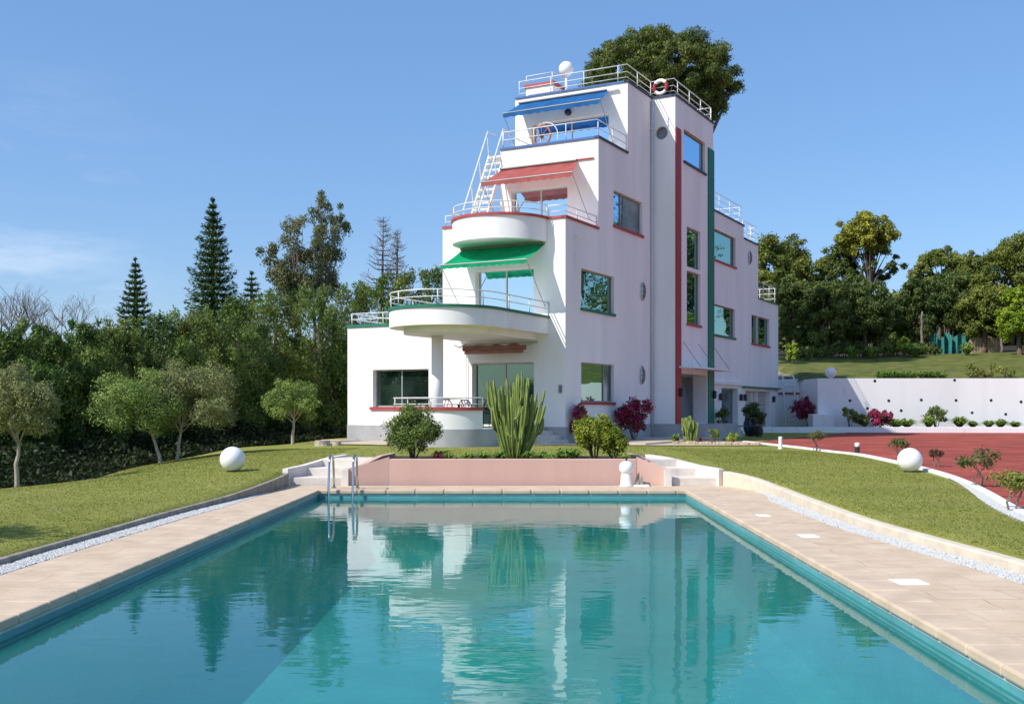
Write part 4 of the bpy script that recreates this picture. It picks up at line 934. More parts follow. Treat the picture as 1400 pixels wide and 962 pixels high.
m = MB(); m.lathe((tc[0], tc[1], tc[2]), [(.6, .70), (.62, .72), (.6, .74)], 28); m.build('tabletop', 'dark', r)
m = MB(); m.lathe(tc, [(.25, 0), (.05, .05), (.04, .7)], 14); m.build('pedestal', 'dark', r)
for (s, t, a, lb) in ((-2.0, 3.6, A + PI * .5, 'dark curved back garden chair left of the round terrace table'), (-3.0, 2.75, A + PI, 'dark curved back garden chair in front of the round terrace table'), (-1.0, 3.0, A, 'dark curved back garden chair behind the round terrace table'), (-2.2, 1.85, A - PI * .5, 'dark curved back garden chair right of the round terrace table')):
    chair(Hh(s, t, .86), a, lb)

# ------------------------------------------------------------------ paving round the house
def sheet(name, pts, dz, mat, label, n=8):
    m = MB(); 
    # quad (4 corners) subdivided, follows the ground
    a, b, c, d = pts
    for i in range(n + 1):
        for j in range(n + 1):
            u, v = i / n, j / n; x = (a[0] * (1 - u) + b[0] * u) * (1 - v) + (d[0] * (1 - u) + c[0] * u) * v; y = (a[1] * (1 - u) + b[1] * u) * (1 - v) + (d[1] * (1 - u) + c[1] * u) * v
            m.v.append((x, y, gz(x, y) + dz))
    for i in range(n):
        for j in range(n): q = i * (n + 1) + j; m.f.append((q, q + n + 1, q + n + 2, q + 1))
    return props(m.build(name, mat, smooth=True), label, None, None, 'structure')
sheet('paved_path', [(.6, 31.9), (8.0, 33.2), (8.2, 36.8), (1.2, 35.5)], .025, 'apron', 'pale paving in front of the villa entrance side', 14)
sheet('stone_path', [gpt(428, 606, .3)[:2], gpt(540, 611, .3)[:2], (-2.2, 36.5), gpt(440, 600, .3)[:2]], .03, 'apron', 'pale stone path beside the left wing of the villa', 10)
# ------------------------------------------------------------------ retaining wall, ladder, upper lawn
RY = 55.0; rx0 = xat(1118, RY); RT = zat(517, RY)
rw = thing('retaining_wall', 'long white retaining wall behind the red driveway', 'wall', (rx0, RY, .2))
def rwy(x): return RY - .012 * max(0, x - 22) ** 2
m = MB(); xs = [rx0] + list(np.arange(17, 50, 1.5))
for a, b in zip(xs[:-1], xs[1:]):
    m.box8([(a, rwy(a), 0), (b, rwy(b), 0), (b, rwy(b) + .35, 0), (a, rwy(a) + .35, 0), (a, rwy(a), RT), (b, rwy(b), RT), (b, rwy(b) + .35, RT), (a, rwy(a) + .35, RT)])
m.build('wall', 'wallw', rw)
for px, py in ((1162, 547.5), (1215, 547.5), (1259.5, 546.5), (1307, 547), (1355, 547), (1186, 558), (1232, 561), (1329, 564), (1375, 566), (1196, 520.5), (1305, 519.5), (1396, 549)):
    x = xat(px, RY); y = rwy(x); x = xat(px, y); z = zat(py, y); m = MB(); m.tube([(x, y - .01, z), (x, y + .01, z)], .075, 10); m.build('weep_hole', 'dark', rw)
m = MB(); m.box(rx0 - .5, rx0 + .6, RY - .9, RY, 0, zat(566, RY - .9)); m.build('end_pier', 'wallw', rw, bevel=.02)
kb = MB(); xs = [rx0 - 4.2] + list(np.arange(16, 50, 1.5))
def kby(x): return rwy(max(x, rx0)) - 2.2
for a, b in zip(xs[:-1], xs[1:]): kb.box8([(a, kby(a), 0), (b, kby(b), 0), (b, kby(b) + .15, 0), (a, kby(a) + .15, 0), (a, kby(a), .5), (b, kby(b), .5), (b, kby(b) + .15, .5), (a, kby(a) + .15, .5)])
kb2 = thing('bed_kerb', 'low white kerb of the flower bed under the retaining wall', 'kerb', (rx0, kby(rx0), .2)); kb.build('kerb', 'wallw', kb2, bevel=.02)
m = MB()
for a, b in zip(xs[:-1], xs[1:]): m.face([(a, kby(a) + .15, .42), (b, kby(b) + .15, .42), (b, rwy(b) + .01, .45), (a, rwy(a) + .01, .45)])
m.build('soil', 'soil', kb2)
bw = thing('back_wall', 'shaded grey garden wall with a red stripe behind the villa', 'wall', (14, 58.5, .2))
m = MB(); m.box(12.0, rx0 + .4, 58.5, 58.9, 0, zat(518, 58.5)); m.build('wall', 'wallw', bw)
m = MB(); m.box(12.0, rx0 + .4, 58.44, 58.497, zat(539, 58.5), zat(536.5, 58.5)); m.build('stripe', 'redtrim', bw)
m = MB(); m.box(rx0, rx0 + .35, RY + .35, 58.5, 0, RT); m.build('return_wall', 'wallw', bw)
lx0, lx1 = xat(1074, 57.6), xat(1089, 57.6)
ld = thing('wall_ladder', 'white metal ladder leaning against the back wall beside the villa', 'ladder', (lx0, 57.6, .3))
for x in (lx0, lx1):
    m = MB(); m.tube([(x, 57.6, .45), (x, 58.1, 2.9), (x, 58.2, 3.15), (x, 58.5, 3.25)], .045, 8); m.build('stile', 'rail', ld)
for k in range(9): z = .7 + k * .28; y = 57.6 + (z - .45) * .2; m = MB(); m.tube([(lx0, y, z), (lx1, y, z)], .028, 6); m.build('rung', 'rail', ld)
# upper lawn sheet
ux = [12.0, 13.5, rx0 - .2, rx0 + .4] + list(np.arange(17, 60, 2)) + [80, 120, 200]; uy = [0, .4, 1, 2, 4, 6, 8, 10, 13, 16, 20, 26, 34, 50, 90]
def upz(x, y):
    f = max(0, y - rwy(min(x, 50)) - .3); z = RT - .06 + .115 * min(f, 17) + .05 * max(0, f - 17) + .02 * max(0, min(x, 40) - 22) * min(1, f / 8)
    if x < rx0: z -= 0
    return z
m = MB()
for x in ux:
    for k in uy:
        y = (rwy(min(x, 50)) + .30 if x >= rx0 - .01 else 58.7) + k; z = upz(x, y) if x >= rx0 - .01 else 2.95 + .11 * min(k, 17) + .05 * max(0, k - 17); m.v.append((x, y, z + (0.02 * random.random() if k else 0)))
nu = len(uy)
for i in range(len(ux) - 1):
    for j in range(nu - 1): q = i * nu + j; m.f.append((q, q + nu, q + nu + 1, q + 1))
props(m.build('upper_lawn', 'lawn2', smooth=True), 'upper lawn sloping above the retaining wall', None, None, 'structure')
m = MB()                                     # dry earth bank behind the house
for i in range(9):
    for j in range(7):
        x = 11.5 + i * .75; y = 58.95 + j * 1.1; m.v.append((x, y, 3.0 + .16 * j * (1.0 if i < 6 else .75) + random.uniform(0, .14) - (.25 if i > 6 else 0) * (i - 6)))
for i in range(8):
    for j in range(6): q = i * 7 + j; m.f.append((q, q + 7, q + 8, q + 1))
props(m.build('earth_bank', 'bank', smooth=True), 'dry earth bank behind the villa', None, None, 'structure')
globe('globe_lamp', 'shaded globe lamp on top of the retaining wall left end', (xat(1136, RY + .2), RY + .2, zat(509, RY)), .28, RT)
# hillside rise behind everything on the right
m = MB(); gxh = [10, 20, 30, 45, 60, 90, 140, 260]; gyh = [74, 80, 90, 110, 150, 260]
for x in gxh:
    for y in gyh: m.v.append((x, y, upz(max(x, rx0), y) - .12 + (y - 74) * .03))
for i in range(len(gxh) - 1):
    for j in range(len(gyh) - 1): q = i * len(gyh) + j; m.f.append((q, q + len(gyh), q + len(gyh) + 1, q + 1))
props(m.build('hillside', 'soil', smooth=True), 'leaf littered hillside under the wood', None, None, 'structure')
# tarp fence
fy_ = 75
fe = thing('tarp_fence', 'torn teal tarpaulin fence under the trees on the right', 'fence', (xat(1300, fy_), fy_, 5))
m = MB(); x0, x1 = xat(1272, fy_), xat(1328, fy_); n = 40
for i in range(n + 1):
    x = x0 + (x1 - x0) * i / n; y = fy_ + .25 * math.sin(i * .9) + random.uniform(-.08, .08)
    m.v += [(x, y, upz(x, fy_) - .1 + .12 * random.random()), (x, y + random.uniform(-.1, .1), upz(x, fy_) + .8), (x, y, upz(x, fy_) + 1.3 + .2 * math.sin(i * .5))]
for i in range(n):
    for j in range(2): q = i * 3 + j; m.f.append((q, q + 3, q + 4, q + 1))
m.build('tarpaulin', 'tarp', fe, smooth=True)
for i in range(6): x = x0 + (x1 - x0) * i / 5; m = MB(); m.tube([(x, fy_ + .35, upz(x, fy_) - .3), (x, fy_ + .35, upz(x, fy_) + 2)], .04, 6); m.build('post', 'bark', fe)
sw = thing('stone_wall', 'low rough stone wall beside the tarpaulin', 'wall', (xat(1350, 74), 74, 5))
m = MB(); xa, xb = xat(1328, 74), xat(1372, 74)
for i in range(12):
    a = xa + (xb - xa) * i / 12; b = a + (xb - xa) / 12; h = 1.0 + .3 * random.random() - .1 * (i < 3); m.box(a, b, 74, 74.5, upz(a, 74) - .3, upz(a, 74) + h)
m.build('wall', 'bank', sw, bevel=.05)

# ------------------------------------------------------------------ bench, pots, bollards
bx, by = xat(1020, 44.5), 44.5; bz = gz(bx, by) + .02
t = thing('bench', 'low black metal bench in front of the garage', 'bench', (bx, by, bz)); 
m = MB(); m.box(bx - .62, bx + .62, by - .2, by + .2, .42 + bz, .46 + bz); m.build('seat', 'dark', t)
for sx in (-.56, .56):
    for sy in (-.16, .16): m = MB(); m.box(bx + sx - .025, bx + sx + .025, by + sy - .025, by + sy + .025, bz, bz + .42); m.build('leg', 'dark', t)
def potted(px, Y, R, H, ph, lab, potmat, nl=1600, leaf='wood2'):
    x = xat(px, Y); z = gz(x, Y) + .022; t = thing('potted_plant', lab, 'potted plant', (x, Y, z), 'pots by the garage')
    m = MB(); m.lathe((x, Y, z), [(R * .6, 0), (R * .95, H * .35), (R, H * .7), (R * .8, H * .95), (R * .85, H)], 20); m.build('pot', potmat, t, smooth=True)
    B = blobs_in((x, Y, z + H + ph * .45), (R * 1.7, R * 1.7, ph * .6), 12, .3, .5); npmesh('foliage', blob_leaves(B, nl, .10, 2.2), 4, leaf, t)
potted(1026, 45.6, .30, .75, .75, 'dark leaved plant in a blue glazed pot behind the bench', 'pot'); potted(1037, 45.0, .2, .45, .95, 'tall narrow potted plant at the right end of the bench', 'dark', 1200); potted(989, 47.5, .2, .4, .9, 'small potted plant beside the glass side door', 'pot', 1000)
def bollard(px, Y, lab, body, cap, h, r):
    x = xat(px, Y); z = gz(x, Y); t = thing('bollard_light', lab, 'bollard light', (x, Y, z), 'bollard lights along the driveway kerb')
    m = MB(); m.lathe((x, Y, z), [(r * 1.15, 0), (r * 1.1, .03), (r, .04), (r, h * .68)], 18); m.build('body', body, t)
    m = MB(); m.lathe((x, Y, z), [(r * .85, h * .68), (r * .85, h * .76), (r * 1.02, h * .77), (r * 1.02, h * .96), (r * .8, h)], 18); m.build('cap', cap, t)
bollard(1067, 31.0, 'small white bollard light at the far end of the kerb', 'white_plain', 'white_plain', .36, .055); bollard(1172, 27.0, 'short black bollard light with a white cap', 'dark', 'white_plain', .31, .062)
# stump
sx, sy = gpt(441, 608, .33)[:2]; t = thing('tree_stump', 'cut tree stump on the lawn left of the villa', 'stump', (sx, sy, gz(sx, sy)))
m = MB(); m.lathe((sx, sy, gz(sx, sy) - .02), [(.27, 0), (.24, .08), (.23, .19)], 14); m.build('trunk', 'bark_pale', t); m = MB(); m.lathe((sx + .42, sy + .05, gz(sx, sy) - .02), [(.16, 0), (.14, .15)], 12); m.build('side_trunk', 'bark_pale', t)

# ------------------------------------------------------------------ planter plants
def shrub(name, lab, x, y, z, w, h, n, ls, mat, k=22, cat='shrub', group=None, aspect=2.0, dep=None, stems=6):
    t = thing(name, lab, cat, (x, y, z), group); dep = dep or w
    m = MB()
    for i in range(stems):
        a = random.uniform(0, 2 * PI); q = random.uniform(.2, .75); m.tube([(x + .04 * math.cos(a), y + .04 * math.sin(a), z - .03), (x + w * .25 * q * math.cos(a), y + dep * .25 * q * math.sin(a), z + h * .3), (x + w * .42 * q * math.cos(a), y + dep * .42 * q * math.sin(a), z + h * .72)], [.02, .014, .006], 5)
    m.build('stem', 'bark', t)
    B = blobs_in((x, y, z + h * .55), (w * .5, dep * .5, h * .47), k, .18, .34, lo=-.9, shell=.4); npmesh('foliage', blob_leaves(B, n, ls, aspect, 1.0), 4, mat, t); return t
shrub('round_shrub', 'big rounded green shrub at the left of the planter', xat(565, 21.4), 21.4, .44, 1.26, 1.10, 15000, .048, 'shrub', 70)
shrub('round_shrub', 'big yellow green shrub at the right of the planter', xat(813, 21.4), 21.4, .44, .98, .96, 11000, .05, 'shrubl', 60)
shrub('round_shrub', 'low right hand yellow green shrub leaning beside the larger one', xat(838, 21.2), 21.2, .44, .66, .70, 4600, .05, 'shrubl', 30)
def cactus(name, lab, x, y, z, H, spread, n, r):
    t = thing(name, lab, 'cactus', (x, y, z)); m = MB()
    for i in range(n):
        a = 2 * PI * i / n * 2.399 + random.uniform(-.2, .2); q = math.sqrt((i + .4) / n) * spread; h = H * random.uniform(.66, 1.0) * (1.0 - .25 * (q / spread) ** 2)
        bx, by = x + .11 * q / spread * math.cos(a), y + .11 * q / spread * math.sin(a); ex, ey = x + q * math.cos(a), y + q * .8 * math.sin(a); z1 = random.uniform(.30, .5) * h
        P = [(bx, by, z - .02)]; R_ = [r * .95]
        for f in np.linspace(0, 1, 12)[1:]:
            c = f ** .62 if f < .6 else .6 ** .62 + (f - .6) * .55; c = min(c, 1)
            P.append((bx + (ex - bx) * c, by + (ey - by) * c, z + h * f)); R_.append(r * (1.0 + .12 * math.sin(f * 14 + i)) * (1 if f < .93 else .55))
        m.tube(P, R_, 10, star=.62)
        for _arm in range(random.choice((0, 1, 1, 2))):                # side arm
            f = int(random.uniform(4, 8)); p = Vector(P[f]); aa = a + random.uniform(-1.5, 1.5); o = Vector((math.cos(aa), math.sin(aa) * .7, 0)) * random.uniform(.08, .16)
            m.tube([p, p + o * .7 + Vector((0, 0, .05)), p + o + Vector((0, 0, .16)), p + o * 1.1 + Vector((0, 0, h * random.uniform(.2, .42)))], [r * .6, r * .8, r * .85, r * .4], 10, star=.62)
    m.build('stems', 'cactus', t); return t
cactus('candelabra_cactus', 'large many armed candelabra cactus in the middle of the planter', xat(703, 21.5), 21.5, .44, 1.92, .72, 29, .036)
cx, cy = xat(943, 34.6), 34.6; cactus('column_cactus', 'upright column cactus in the rock edged bed by the entrance', cx, cy, gz(cx, cy), 1.08, .30, 10, .06)
def tuft(name, lab, x, y, z, R, H, n, mat='strap', cat='plant', group=None, w=.02):
    t = thing(name, lab, cat, (x, y, z), group); a = rng.uniform(0, 2 * PI, n); q = rng.uniform(.25, 1, n) * R; h = H * rng.uniform(.55, 1, n) * (1 - .35 * (q / R) ** 2)
    D = np.column_stack([np.cos(a), np.sin(a), np.zeros(n)]); S = np.column_stack([-np.sin(a), np.cos(a), np.zeros(n)]) * w
    b = np.array([x, y, z]) + D * .03; mi = b + D * (q * .45)[:, None] + np.array([0, 0, 1]) * h[:, None]; e = b + D * q[:, None] + np.array([0, 0, 1]) * (h * .78)[:, None]
    V = np.concatenate([np.stack([b - S * .7, b + S * .7, mi + S, mi - S], 1), np.stack([mi - S, mi + S, e + S * .15, e - S * .15], 1)]).reshape(-1, 3)
    npmesh('leaves', V, 4, mat, t); return t
GG = 'leafy clumps along the planter soil'
for i, (px, Y, R, H) in enumerate([(612, 21.2, .12, .16), (640, 21.3, .16, .13), (662, 21.2, .2, .16), (684, 21.0, .2, .17), (724, 21.1, .18, .16), (742, 21.3, .16, .14), (770, 21.1, .22, .2), (785, 21.3, .16, .2), (752, 20.95, .14, .12), (628, 20.95, .14, .1), (855, 21.0, .16, .12), (600, 21.5, .16, .16)]):
    tuft('leafy_plant', 'small bright green leafy clump growing low along the planter soil', xat(px, Y), Y, .43, R * 1.3, H * 1.35, 110, 'strap', 'plant', GG, .022)
shrub('flowering_plant', 'low plant with orange red flowers beside the rounded green shrub', xat(601, 21.0), 21.0, .43, .24, .2, 260, .05, 'petal', 6, 'plant')
# house-side plants
def onground(px, Y): x = xat(px, Y); return x, Y, gz(x, Y)
x, y, z = onground(866, 37.2); shrub('bougainvillea', 'magenta bougainvillea against the side wall of the villa', x, y, z + .1, 1.5, 1.5, 5200, .075, 'petal', 34, 'bougainvillea', aspect=1.2)
x, y, z = onground(792, 34.2); shrub('bougainvillea', 'small red flowering bush under the ground floor side window', x, y, z + .1, .9, 1.25, 2400, .075, 'petal', 20, 'bougainvillea', aspect=1.2)
x, y, z = onground(1105, 56.2); shrub('bougainvillea', 'magenta bougainvillea in shade beside the wall ladder', x, y, z + .3, 1.9, 1.7, 4200, .10, 'petal', 30, 'bougainvillea', aspect=1.2)
x, y, z = onground(1202, 53.8); shrub('bougainvillea', 'magenta bougainvillea under the retaining wall at the shadow edge', x, y, z + .2, 1.6, 1.0, 3400, .10, 'petal', 26, 'bougainvillea', aspect=1.2)
for i, (px, Y, w, h, mat, lb) in enumerate([(1162, 53.8, 1.0, 1.1, 'wood', 'loose grey green shrub at the left end of the wall bed'), (1182, 53.6, .8, .7, 'wood2', 'dark leafy shrub beside the magenta bougainvillea'), (1280, 53.6, 1.3, 1.3, 'shrub', 'tallest green shrub against the sunlit retaining wall'), (1285, 36, .01, .01, 'shrub', '')]):
    if lb: x, y, z = onground(px, Y); shrub('wall_shrub', lb, x, y, .42, w, h, 1100, .13, mat, 14)
for px, R, H, lb in [(1225, .9, .5, 'dark strap leaved clump in the wall shadow'), (1240, .8, .55, 'strap leaved clump just before the wall shadow ends'), (1270, .7, .7, 'strap leaved clump left of the tallest wall shrub'), (1312, .8, .65, 'arching strap leaved clump in the middle of the sunlit bed'), (1330, .5, .4, 'yellowish clump right of the arching one'), (1352, .6, .45, 'small clump near the right end of the sunlit bed'), (1368, .6, .5, 'clump of upright leaves near the right edge of the bed'), (1388, .5, .4, 'last clump at the right edge of the bed')]:
    Y = 53.6 if px < 1300 else rwy(xat(px, 53)) - 1.3; tuft('strap_plant', lb, xat(px, Y), Y, .43, R, H, 110, 'strap', 'plant', 'strap leaved plants under the retaining wall', .04)
# rock edged bed
t = thing('rock_edging', 'row of tan rocks edging the cactus bed', 'rocks', (*gpt(950, 608, .3)[:2], .3)); m = MB()
for i in range(26):
    px = 922 + i * 4.6; p = gpt(px + random.uniform(-1, 1), 607.5 + .06 * i, .29); r = random.uniform(.08, .14); m.sphere((p[0], p[1], gz(p[0], p[1]) + .03), r, 7, 5, .7)
m.build('rocks', 'rock', t)
for px, Y, w, h, mat, lb in [(927, 34.4, .5, .35, 'strap', 'low green plant left of the column cactus'), (975, 35.2, .55, .5, 'shrubl', 'small yellow green bush right of the column cactus'), (1001, 35, .5, .4, 'lime', 'small lime bush at the right end of the rock edging'), (955, 34.2, .4, .25, 'reddish', 'low reddish plant at the foot of the column cactus'), (1000, 34.5, .01, .01, 'small', '')]:
    if lb: x, y, z = onground(px, Y); shrub('bed_plant', lb, x, y, z, w, h, 420, .07, mat, 8)
# kerb shrubs
for px, py, w, h, mat, lb in [(1115, 619, .60, .60, 'small', 'small green topped shrub between the two bollard lights'), (1228, 632, .62, .56, 'small', 'bronze leaved shrub behind the right ball lamp'), (1281, 641, .36, .42, 'reddish', 'small reddish shrub right of the ball lamp'), (1338, 665, .70, .66, 'small', 'spreading twin stemmed shrub in the gravel border'), (1384, 693, .72, .56, 'wood', 'nearest green shrub in the gravel border at the right edge')]:
    p = gpt(px, py, .22); x, y = p[0], p[1]; z = gz(x, y); t = thing('kerb_shrub', lb, 'shrub', (x, y, z), 'small shrubs along the driveway kerb')
    m = MB()
    for i in range(4):
        a = random.uniform(0, 2 * PI); m.tube([(x + .03 * math.cos(a), y, z - .02), (x + .07 * math.cos(a), y + .05 * math.sin(a), z + h * .25), (x + w * .22 * math.cos(a * 1.7), y + .1 * math.sin(a), z + h * .6)], [.016, .012, .006], 5)
    m.build('trunk', 'bark_grey', t)
    B = blobs_in((x, y, z + h * .68), (w * .5, w * .45, h * .32), 16, .24, .42, lo=-.6, shell=.3); npmesh('crown', blob_leaves(B, int(1500 * w), .048, 2.0, .9), 4, mat, t)

# ------------------------------------------------------------------ lawn trees on the left
def lawntree(lab, pxb, pyb, zb, pxc, pyc, wpx, hpx, n, mat, k=40, ls=.075, tr=.055):
    p = gpt(pxb, pyb, zb); Y = p[1]; x = p[0]; cx = xat(pxc, Y); cz = zat(pyc, Y); w = wpx / F * Y / 2; h = hpx / F * Y / 2
    tree('lawn_tree', lab, 'tree', x, Y, gz(x, Y), max(.35, cz - h * .5 - gz(x, Y)), tr, (cx, Y, cz), (w, w * .85, h), k, (.15, .30), n, ls, mat, 'bark_pale', lo=-.8, aspect=2.2, lean=((cx - x) * .45, 0), group='small rounded trees on the left lawn', shell=.25)
lawntree('small rounded tree with dry grey green crown at the left edge', 24, 660, -.04, 25, 553, 122, 116, 27000, 'olive2', 80, .047)
lawntree('small rounded tree with leaning pale trunk and silvery green crown', 222, 628, .12, 186, 556, 146, 118, 34000, 'olive', 90, .054)
lawntree('largest rounded lawn tree with upright trunk and olive crown', 242, 626, .13, 258, 546, 146, 118, 34000, 'olive2', 90, .055)
lawntree('small rounded tree beside the villa with a thin trunk', 400, 606, .26, 403, 548, 90, 70, 15000, 'olive', 55, .065, .06)

# ------------------------------------------------------------------ tall evergreen hedge trees on the left
HL = 'tall evergreen trees behind the left lawn'
def hedge(px, Y, top, wpx, mat, lab, n=15000, ls=.17, base=None):
    wpx *= 1.15; x = xat(px, Y); z1 = zat(top, Y); w = wpx / F * Y / 2; z0 = base if base is not None else gz(x, Y) - .2
    t = thing('evergreen_tree', lab, 'tree', (x, Y, z0), HL)
    H = z1 - z0; B = []
    for i in range(95):
        f = random.uniform(.02, 1.0) ** .85; rr = w * (1.0 if f < .72 else max(.15, (1 - f) / .28) ** .6) * random.uniform(.65, 1.12); a = random.uniform(0, 2 * PI); r = random.uniform(.15, .27) * w * (1 if f < .7 else .75)
        B.append((np.array([x + (rr - r * .5) * math.cos(a), Y + (rr * .8 - r * .5) * math.sin(a), z0 + f * (H - r * 1.2)]), r))
    for q in range(9):                        # leading shoots
        B.append((np.array([x + random.uniform(-.75, .75) * w, Y + random.uniform(-.4, .4) * w, z0 + H * random.uniform(.86, 1.0)]), w * random.uniform(.08, .14)))
    B.append((np.array([x, Y, z0 + H * .82]), w * .3)); B.append((np.array([x, Y, z0 + H * .45]), w * .75)); B.append((np.array([x, Y, z0 + H * .15]), w * .75))
    limb_mb((x, Y, z0 - .2), (x, Y, z0 + H * .9), .12, [tuple(b[0]) for b in B[:8]]).build('trunk', 'bark', t)
    npmesh('crown', blob_leaves(B, n, ls, 3.0, 1.35, style='spray'), 4, mat, t)
hd = [(-150, 30, 470, 150, 'hedge', 'outermost evergreen beyond the left edge'), (-60, 29, 440, 130, 'hedge2', 'evergreen cut by the left edge of the photo'), (8, 29.5, 452, 110, 'hedge', 'dense evergreen behind the dry crowned lawn tree'), (62, 31, 446, 90, 'hedge', 'evergreen with a feathered top under the bare tree'), (118, 32.5, 443, 95, 'hedge', 'evergreen below and left of the small fir'), (170, 34.5, 447, 95, 'hedge2', 'evergreen directly under the small fir'), (222, 36.5, 432, 95, 'hedge', 'evergreen between the small fir and the araucaria'),
      (272, 39, 428, 100, 'hedge2', 'evergreen under the tall araucaria'), (325, 41.5, 408, 100, 'hedge', 'evergreen right of the araucaria'), (378, 44, 404, 100, 'hedge2', 'broad evergreen under the brownish cypresses'), (432, 46, 396, 100, 'hedge', 'evergreen just left of the villa wing'), (484, 47, 392, 90, 'hedge2', 'evergreen behind the end of the villa wing'), (520, 50, 378, 70, 'hedge', 'evergreen at the foot of the left dead conifer'), (552, 52, 374, 75, 'hedge2', 'evergreen at the foot of the right dead conifer'), (590, 55, 368, 75, 'hedge', 'evergreen touching the villa behind the green balcony')]
for px, Y, top, w, mat, lb in hd: hedge(px, Y, top - 4, w, mat, lb, 32000 if Y < 45 else 20000, .065 + Y * .0017)
# second row fills the gaps lower down
for i, (px, Y, top, w) in enumerate([(30, 34, 462, 120), (140, 37, 462, 120), (245, 41, 452, 120), (350, 47, 430, 120), (455, 50, 412, 120)]):
    hedge(px, Y, top, w, 'hedge2', ['low filler evergreen in the gap behind the dry lawn tree', 'low filler evergreen behind the silvery lawn tree', 'low filler evergreen behind the largest lawn tree', 'low filler evergreen left of the small tree by the villa', 'low filler evergreen behind the wing railing'][i], 22000, .14)
# fir / araucaria
def araucaria(name, lab, px, Y, top, basepy, wpx, mat, whorls, nb, per, drop=.15, ls=.2):
    x = xat(px, Y); z1 = zat(top, Y); zc = zat(basepy, Y); z0 = gz(x, Y) - .5; W = wpx / F * Y / 2
    t = thing(name, lab, 'tree', (x, Y, z0)); tr = MB(); tr.tube([(x, Y, z0), (x, Y, zc), (x, Y, z1 - .3), (x, Y, z1)], [.22, .18, .04, .015], 8)
    PP, DD = [], []
    for k in range(whorls):
        f = (k + .3) / whorls; z = z1 - (z1 - zc) * f; R = W * (f ** .72) * random.uniform(.86, 1.06)
        for b in range(nb):
            a = 2 * PI * (b + random.random() * .6) / nb + k; L = R * random.uniform(.82, 1.08); d = np.array([math.cos(a), math.sin(a), 0])
            n = max(6, int(per * L / W)); u = rng.uniform(.12, 1, n)
            zz = z - L * drop * np.sin(u * PI * .8) + .22 * L * u ** 3
            P = np.array([x, Y, 0]) + d * (u * L)[:, None]; P[:, 2] = zz; sd = np.cross(d, [0, 0, 1]); P += sd * (rng.normal(0, .07, n) * L * (1.1 - u * .6))[:, None]; P[:, 2] += rng.normal(0, .035, n) * W
            PP.append(P); DD.append(np.tile(d + np.array([0, 0, .45]), (n, 1)))
            if b % 2 == 0: tr.tube([(x, Y, z), (x + d[0] * L * .5, Y + d[1] * L * .5, z - L * drop * .8), (x + d[0] * L * .95, Y + d[1] * L * .95, z - L * drop * .3)], [.03, .02, .008], 4)
    tr.build('trunk', 'bark', t); P = np.concatenate(PP); D = np.concatenate(DD)
    npmesh('crown', leaf_quads(P, np.tile([0, 0, 1.0], (len(P), 1)), ls, 3.0, .5, D, .35), 4, mat, t)
araucaria('araucaria', 'tall symmetrical tiered araucaria above the left hedge', 291, 60, 271, 470, 104, 'norfolk', 22, 15, 110, .12, .21)
araucaria('fir_tree', 'small dark tiered fir near the left edge', 185, 50, 352, 478, 72, 'norfolk', 16, 12, 80, .10, .17)
araucaria('fir_tree', 'small dark conifer just right of the tall araucaria', 344, 58, 371, 455, 64, 'norfolk', 11, 10, 60, .1, .19)
# loose brownish cypresses
def loose(lab, pts, px0, Y, n, ls, mat='cedar'):
    n = int(n * 2.4); ls *= .6; pts = [(p + random.uniform(-5, 5), q + random.uniform(-5, 5), rr * random.uniform(.75, 1.25)) for p, q, rr in pts for _ in range(2)]
    x0 = xat(px0, Y); z0 = gz(x0, Y) - .3; t = thing('cypress_tree', lab, 'tree', (x0, Y, z0), 'loose brownish cypresses'); B = []; m = MB(); base = Vector((x0, Y, z0)); mid = Vector((x0, Y, zat(440, Y))); m.tube([base, mid], [.2, .14], 7)
    for (px, py, r) in pts:
        c = Vector((xat(px, Y), Y + random.uniform(-1, 1), zat(py, Y))); B.append((np.array(c), r * Y / F)); m.tube([mid.lerp(c, 0), mid.lerp(c, .5) + Vector((0, 0, .2)), c], [.035, .02, .008], 4)
        for q in range(2): a = c + Vector((random.uniform(-1, 1), random.uniform(-1, 1), random.uniform(-.3, 1))) * r * Y / F * 1.3; m.tube([c, a], [.018, .006], 4)
    m.build('trunk', 'bark_grey', t, smooth=True); npmesh('crown', blob_leaves(B, n, ls, 2.8, 1.2, style='spray'), 4, mat, t)
loose('loose brownish cypress leaning left', [(362, 352, 7), (372, 342, 9), (376, 362, 10), (386, 372, 11), (395, 355, 9), (398, 335, 11), (404, 318, 9), (408, 303, 6), (410, 350, 12), (396, 385, 13), (412, 380, 14), (405, 400, 16), (422, 395, 13), (388, 398, 11), (372, 378, 7)], 408, 52, 5200, .24)
loose('tallest loose cypress with open twiggy crown', [(441, 272, 5), (446, 283, 7), (436, 300, 9), (455, 300, 8), (467, 288, 6), (468, 305, 7), (462, 322, 9), (443, 320, 11), (432, 335, 10), (447, 342, 12), (457, 352, 8), (436, 360, 12), (448, 378, 12), (436, 392, 13), (424, 350, 7), (455, 400, 12)], 438, 53, 4600, .24)
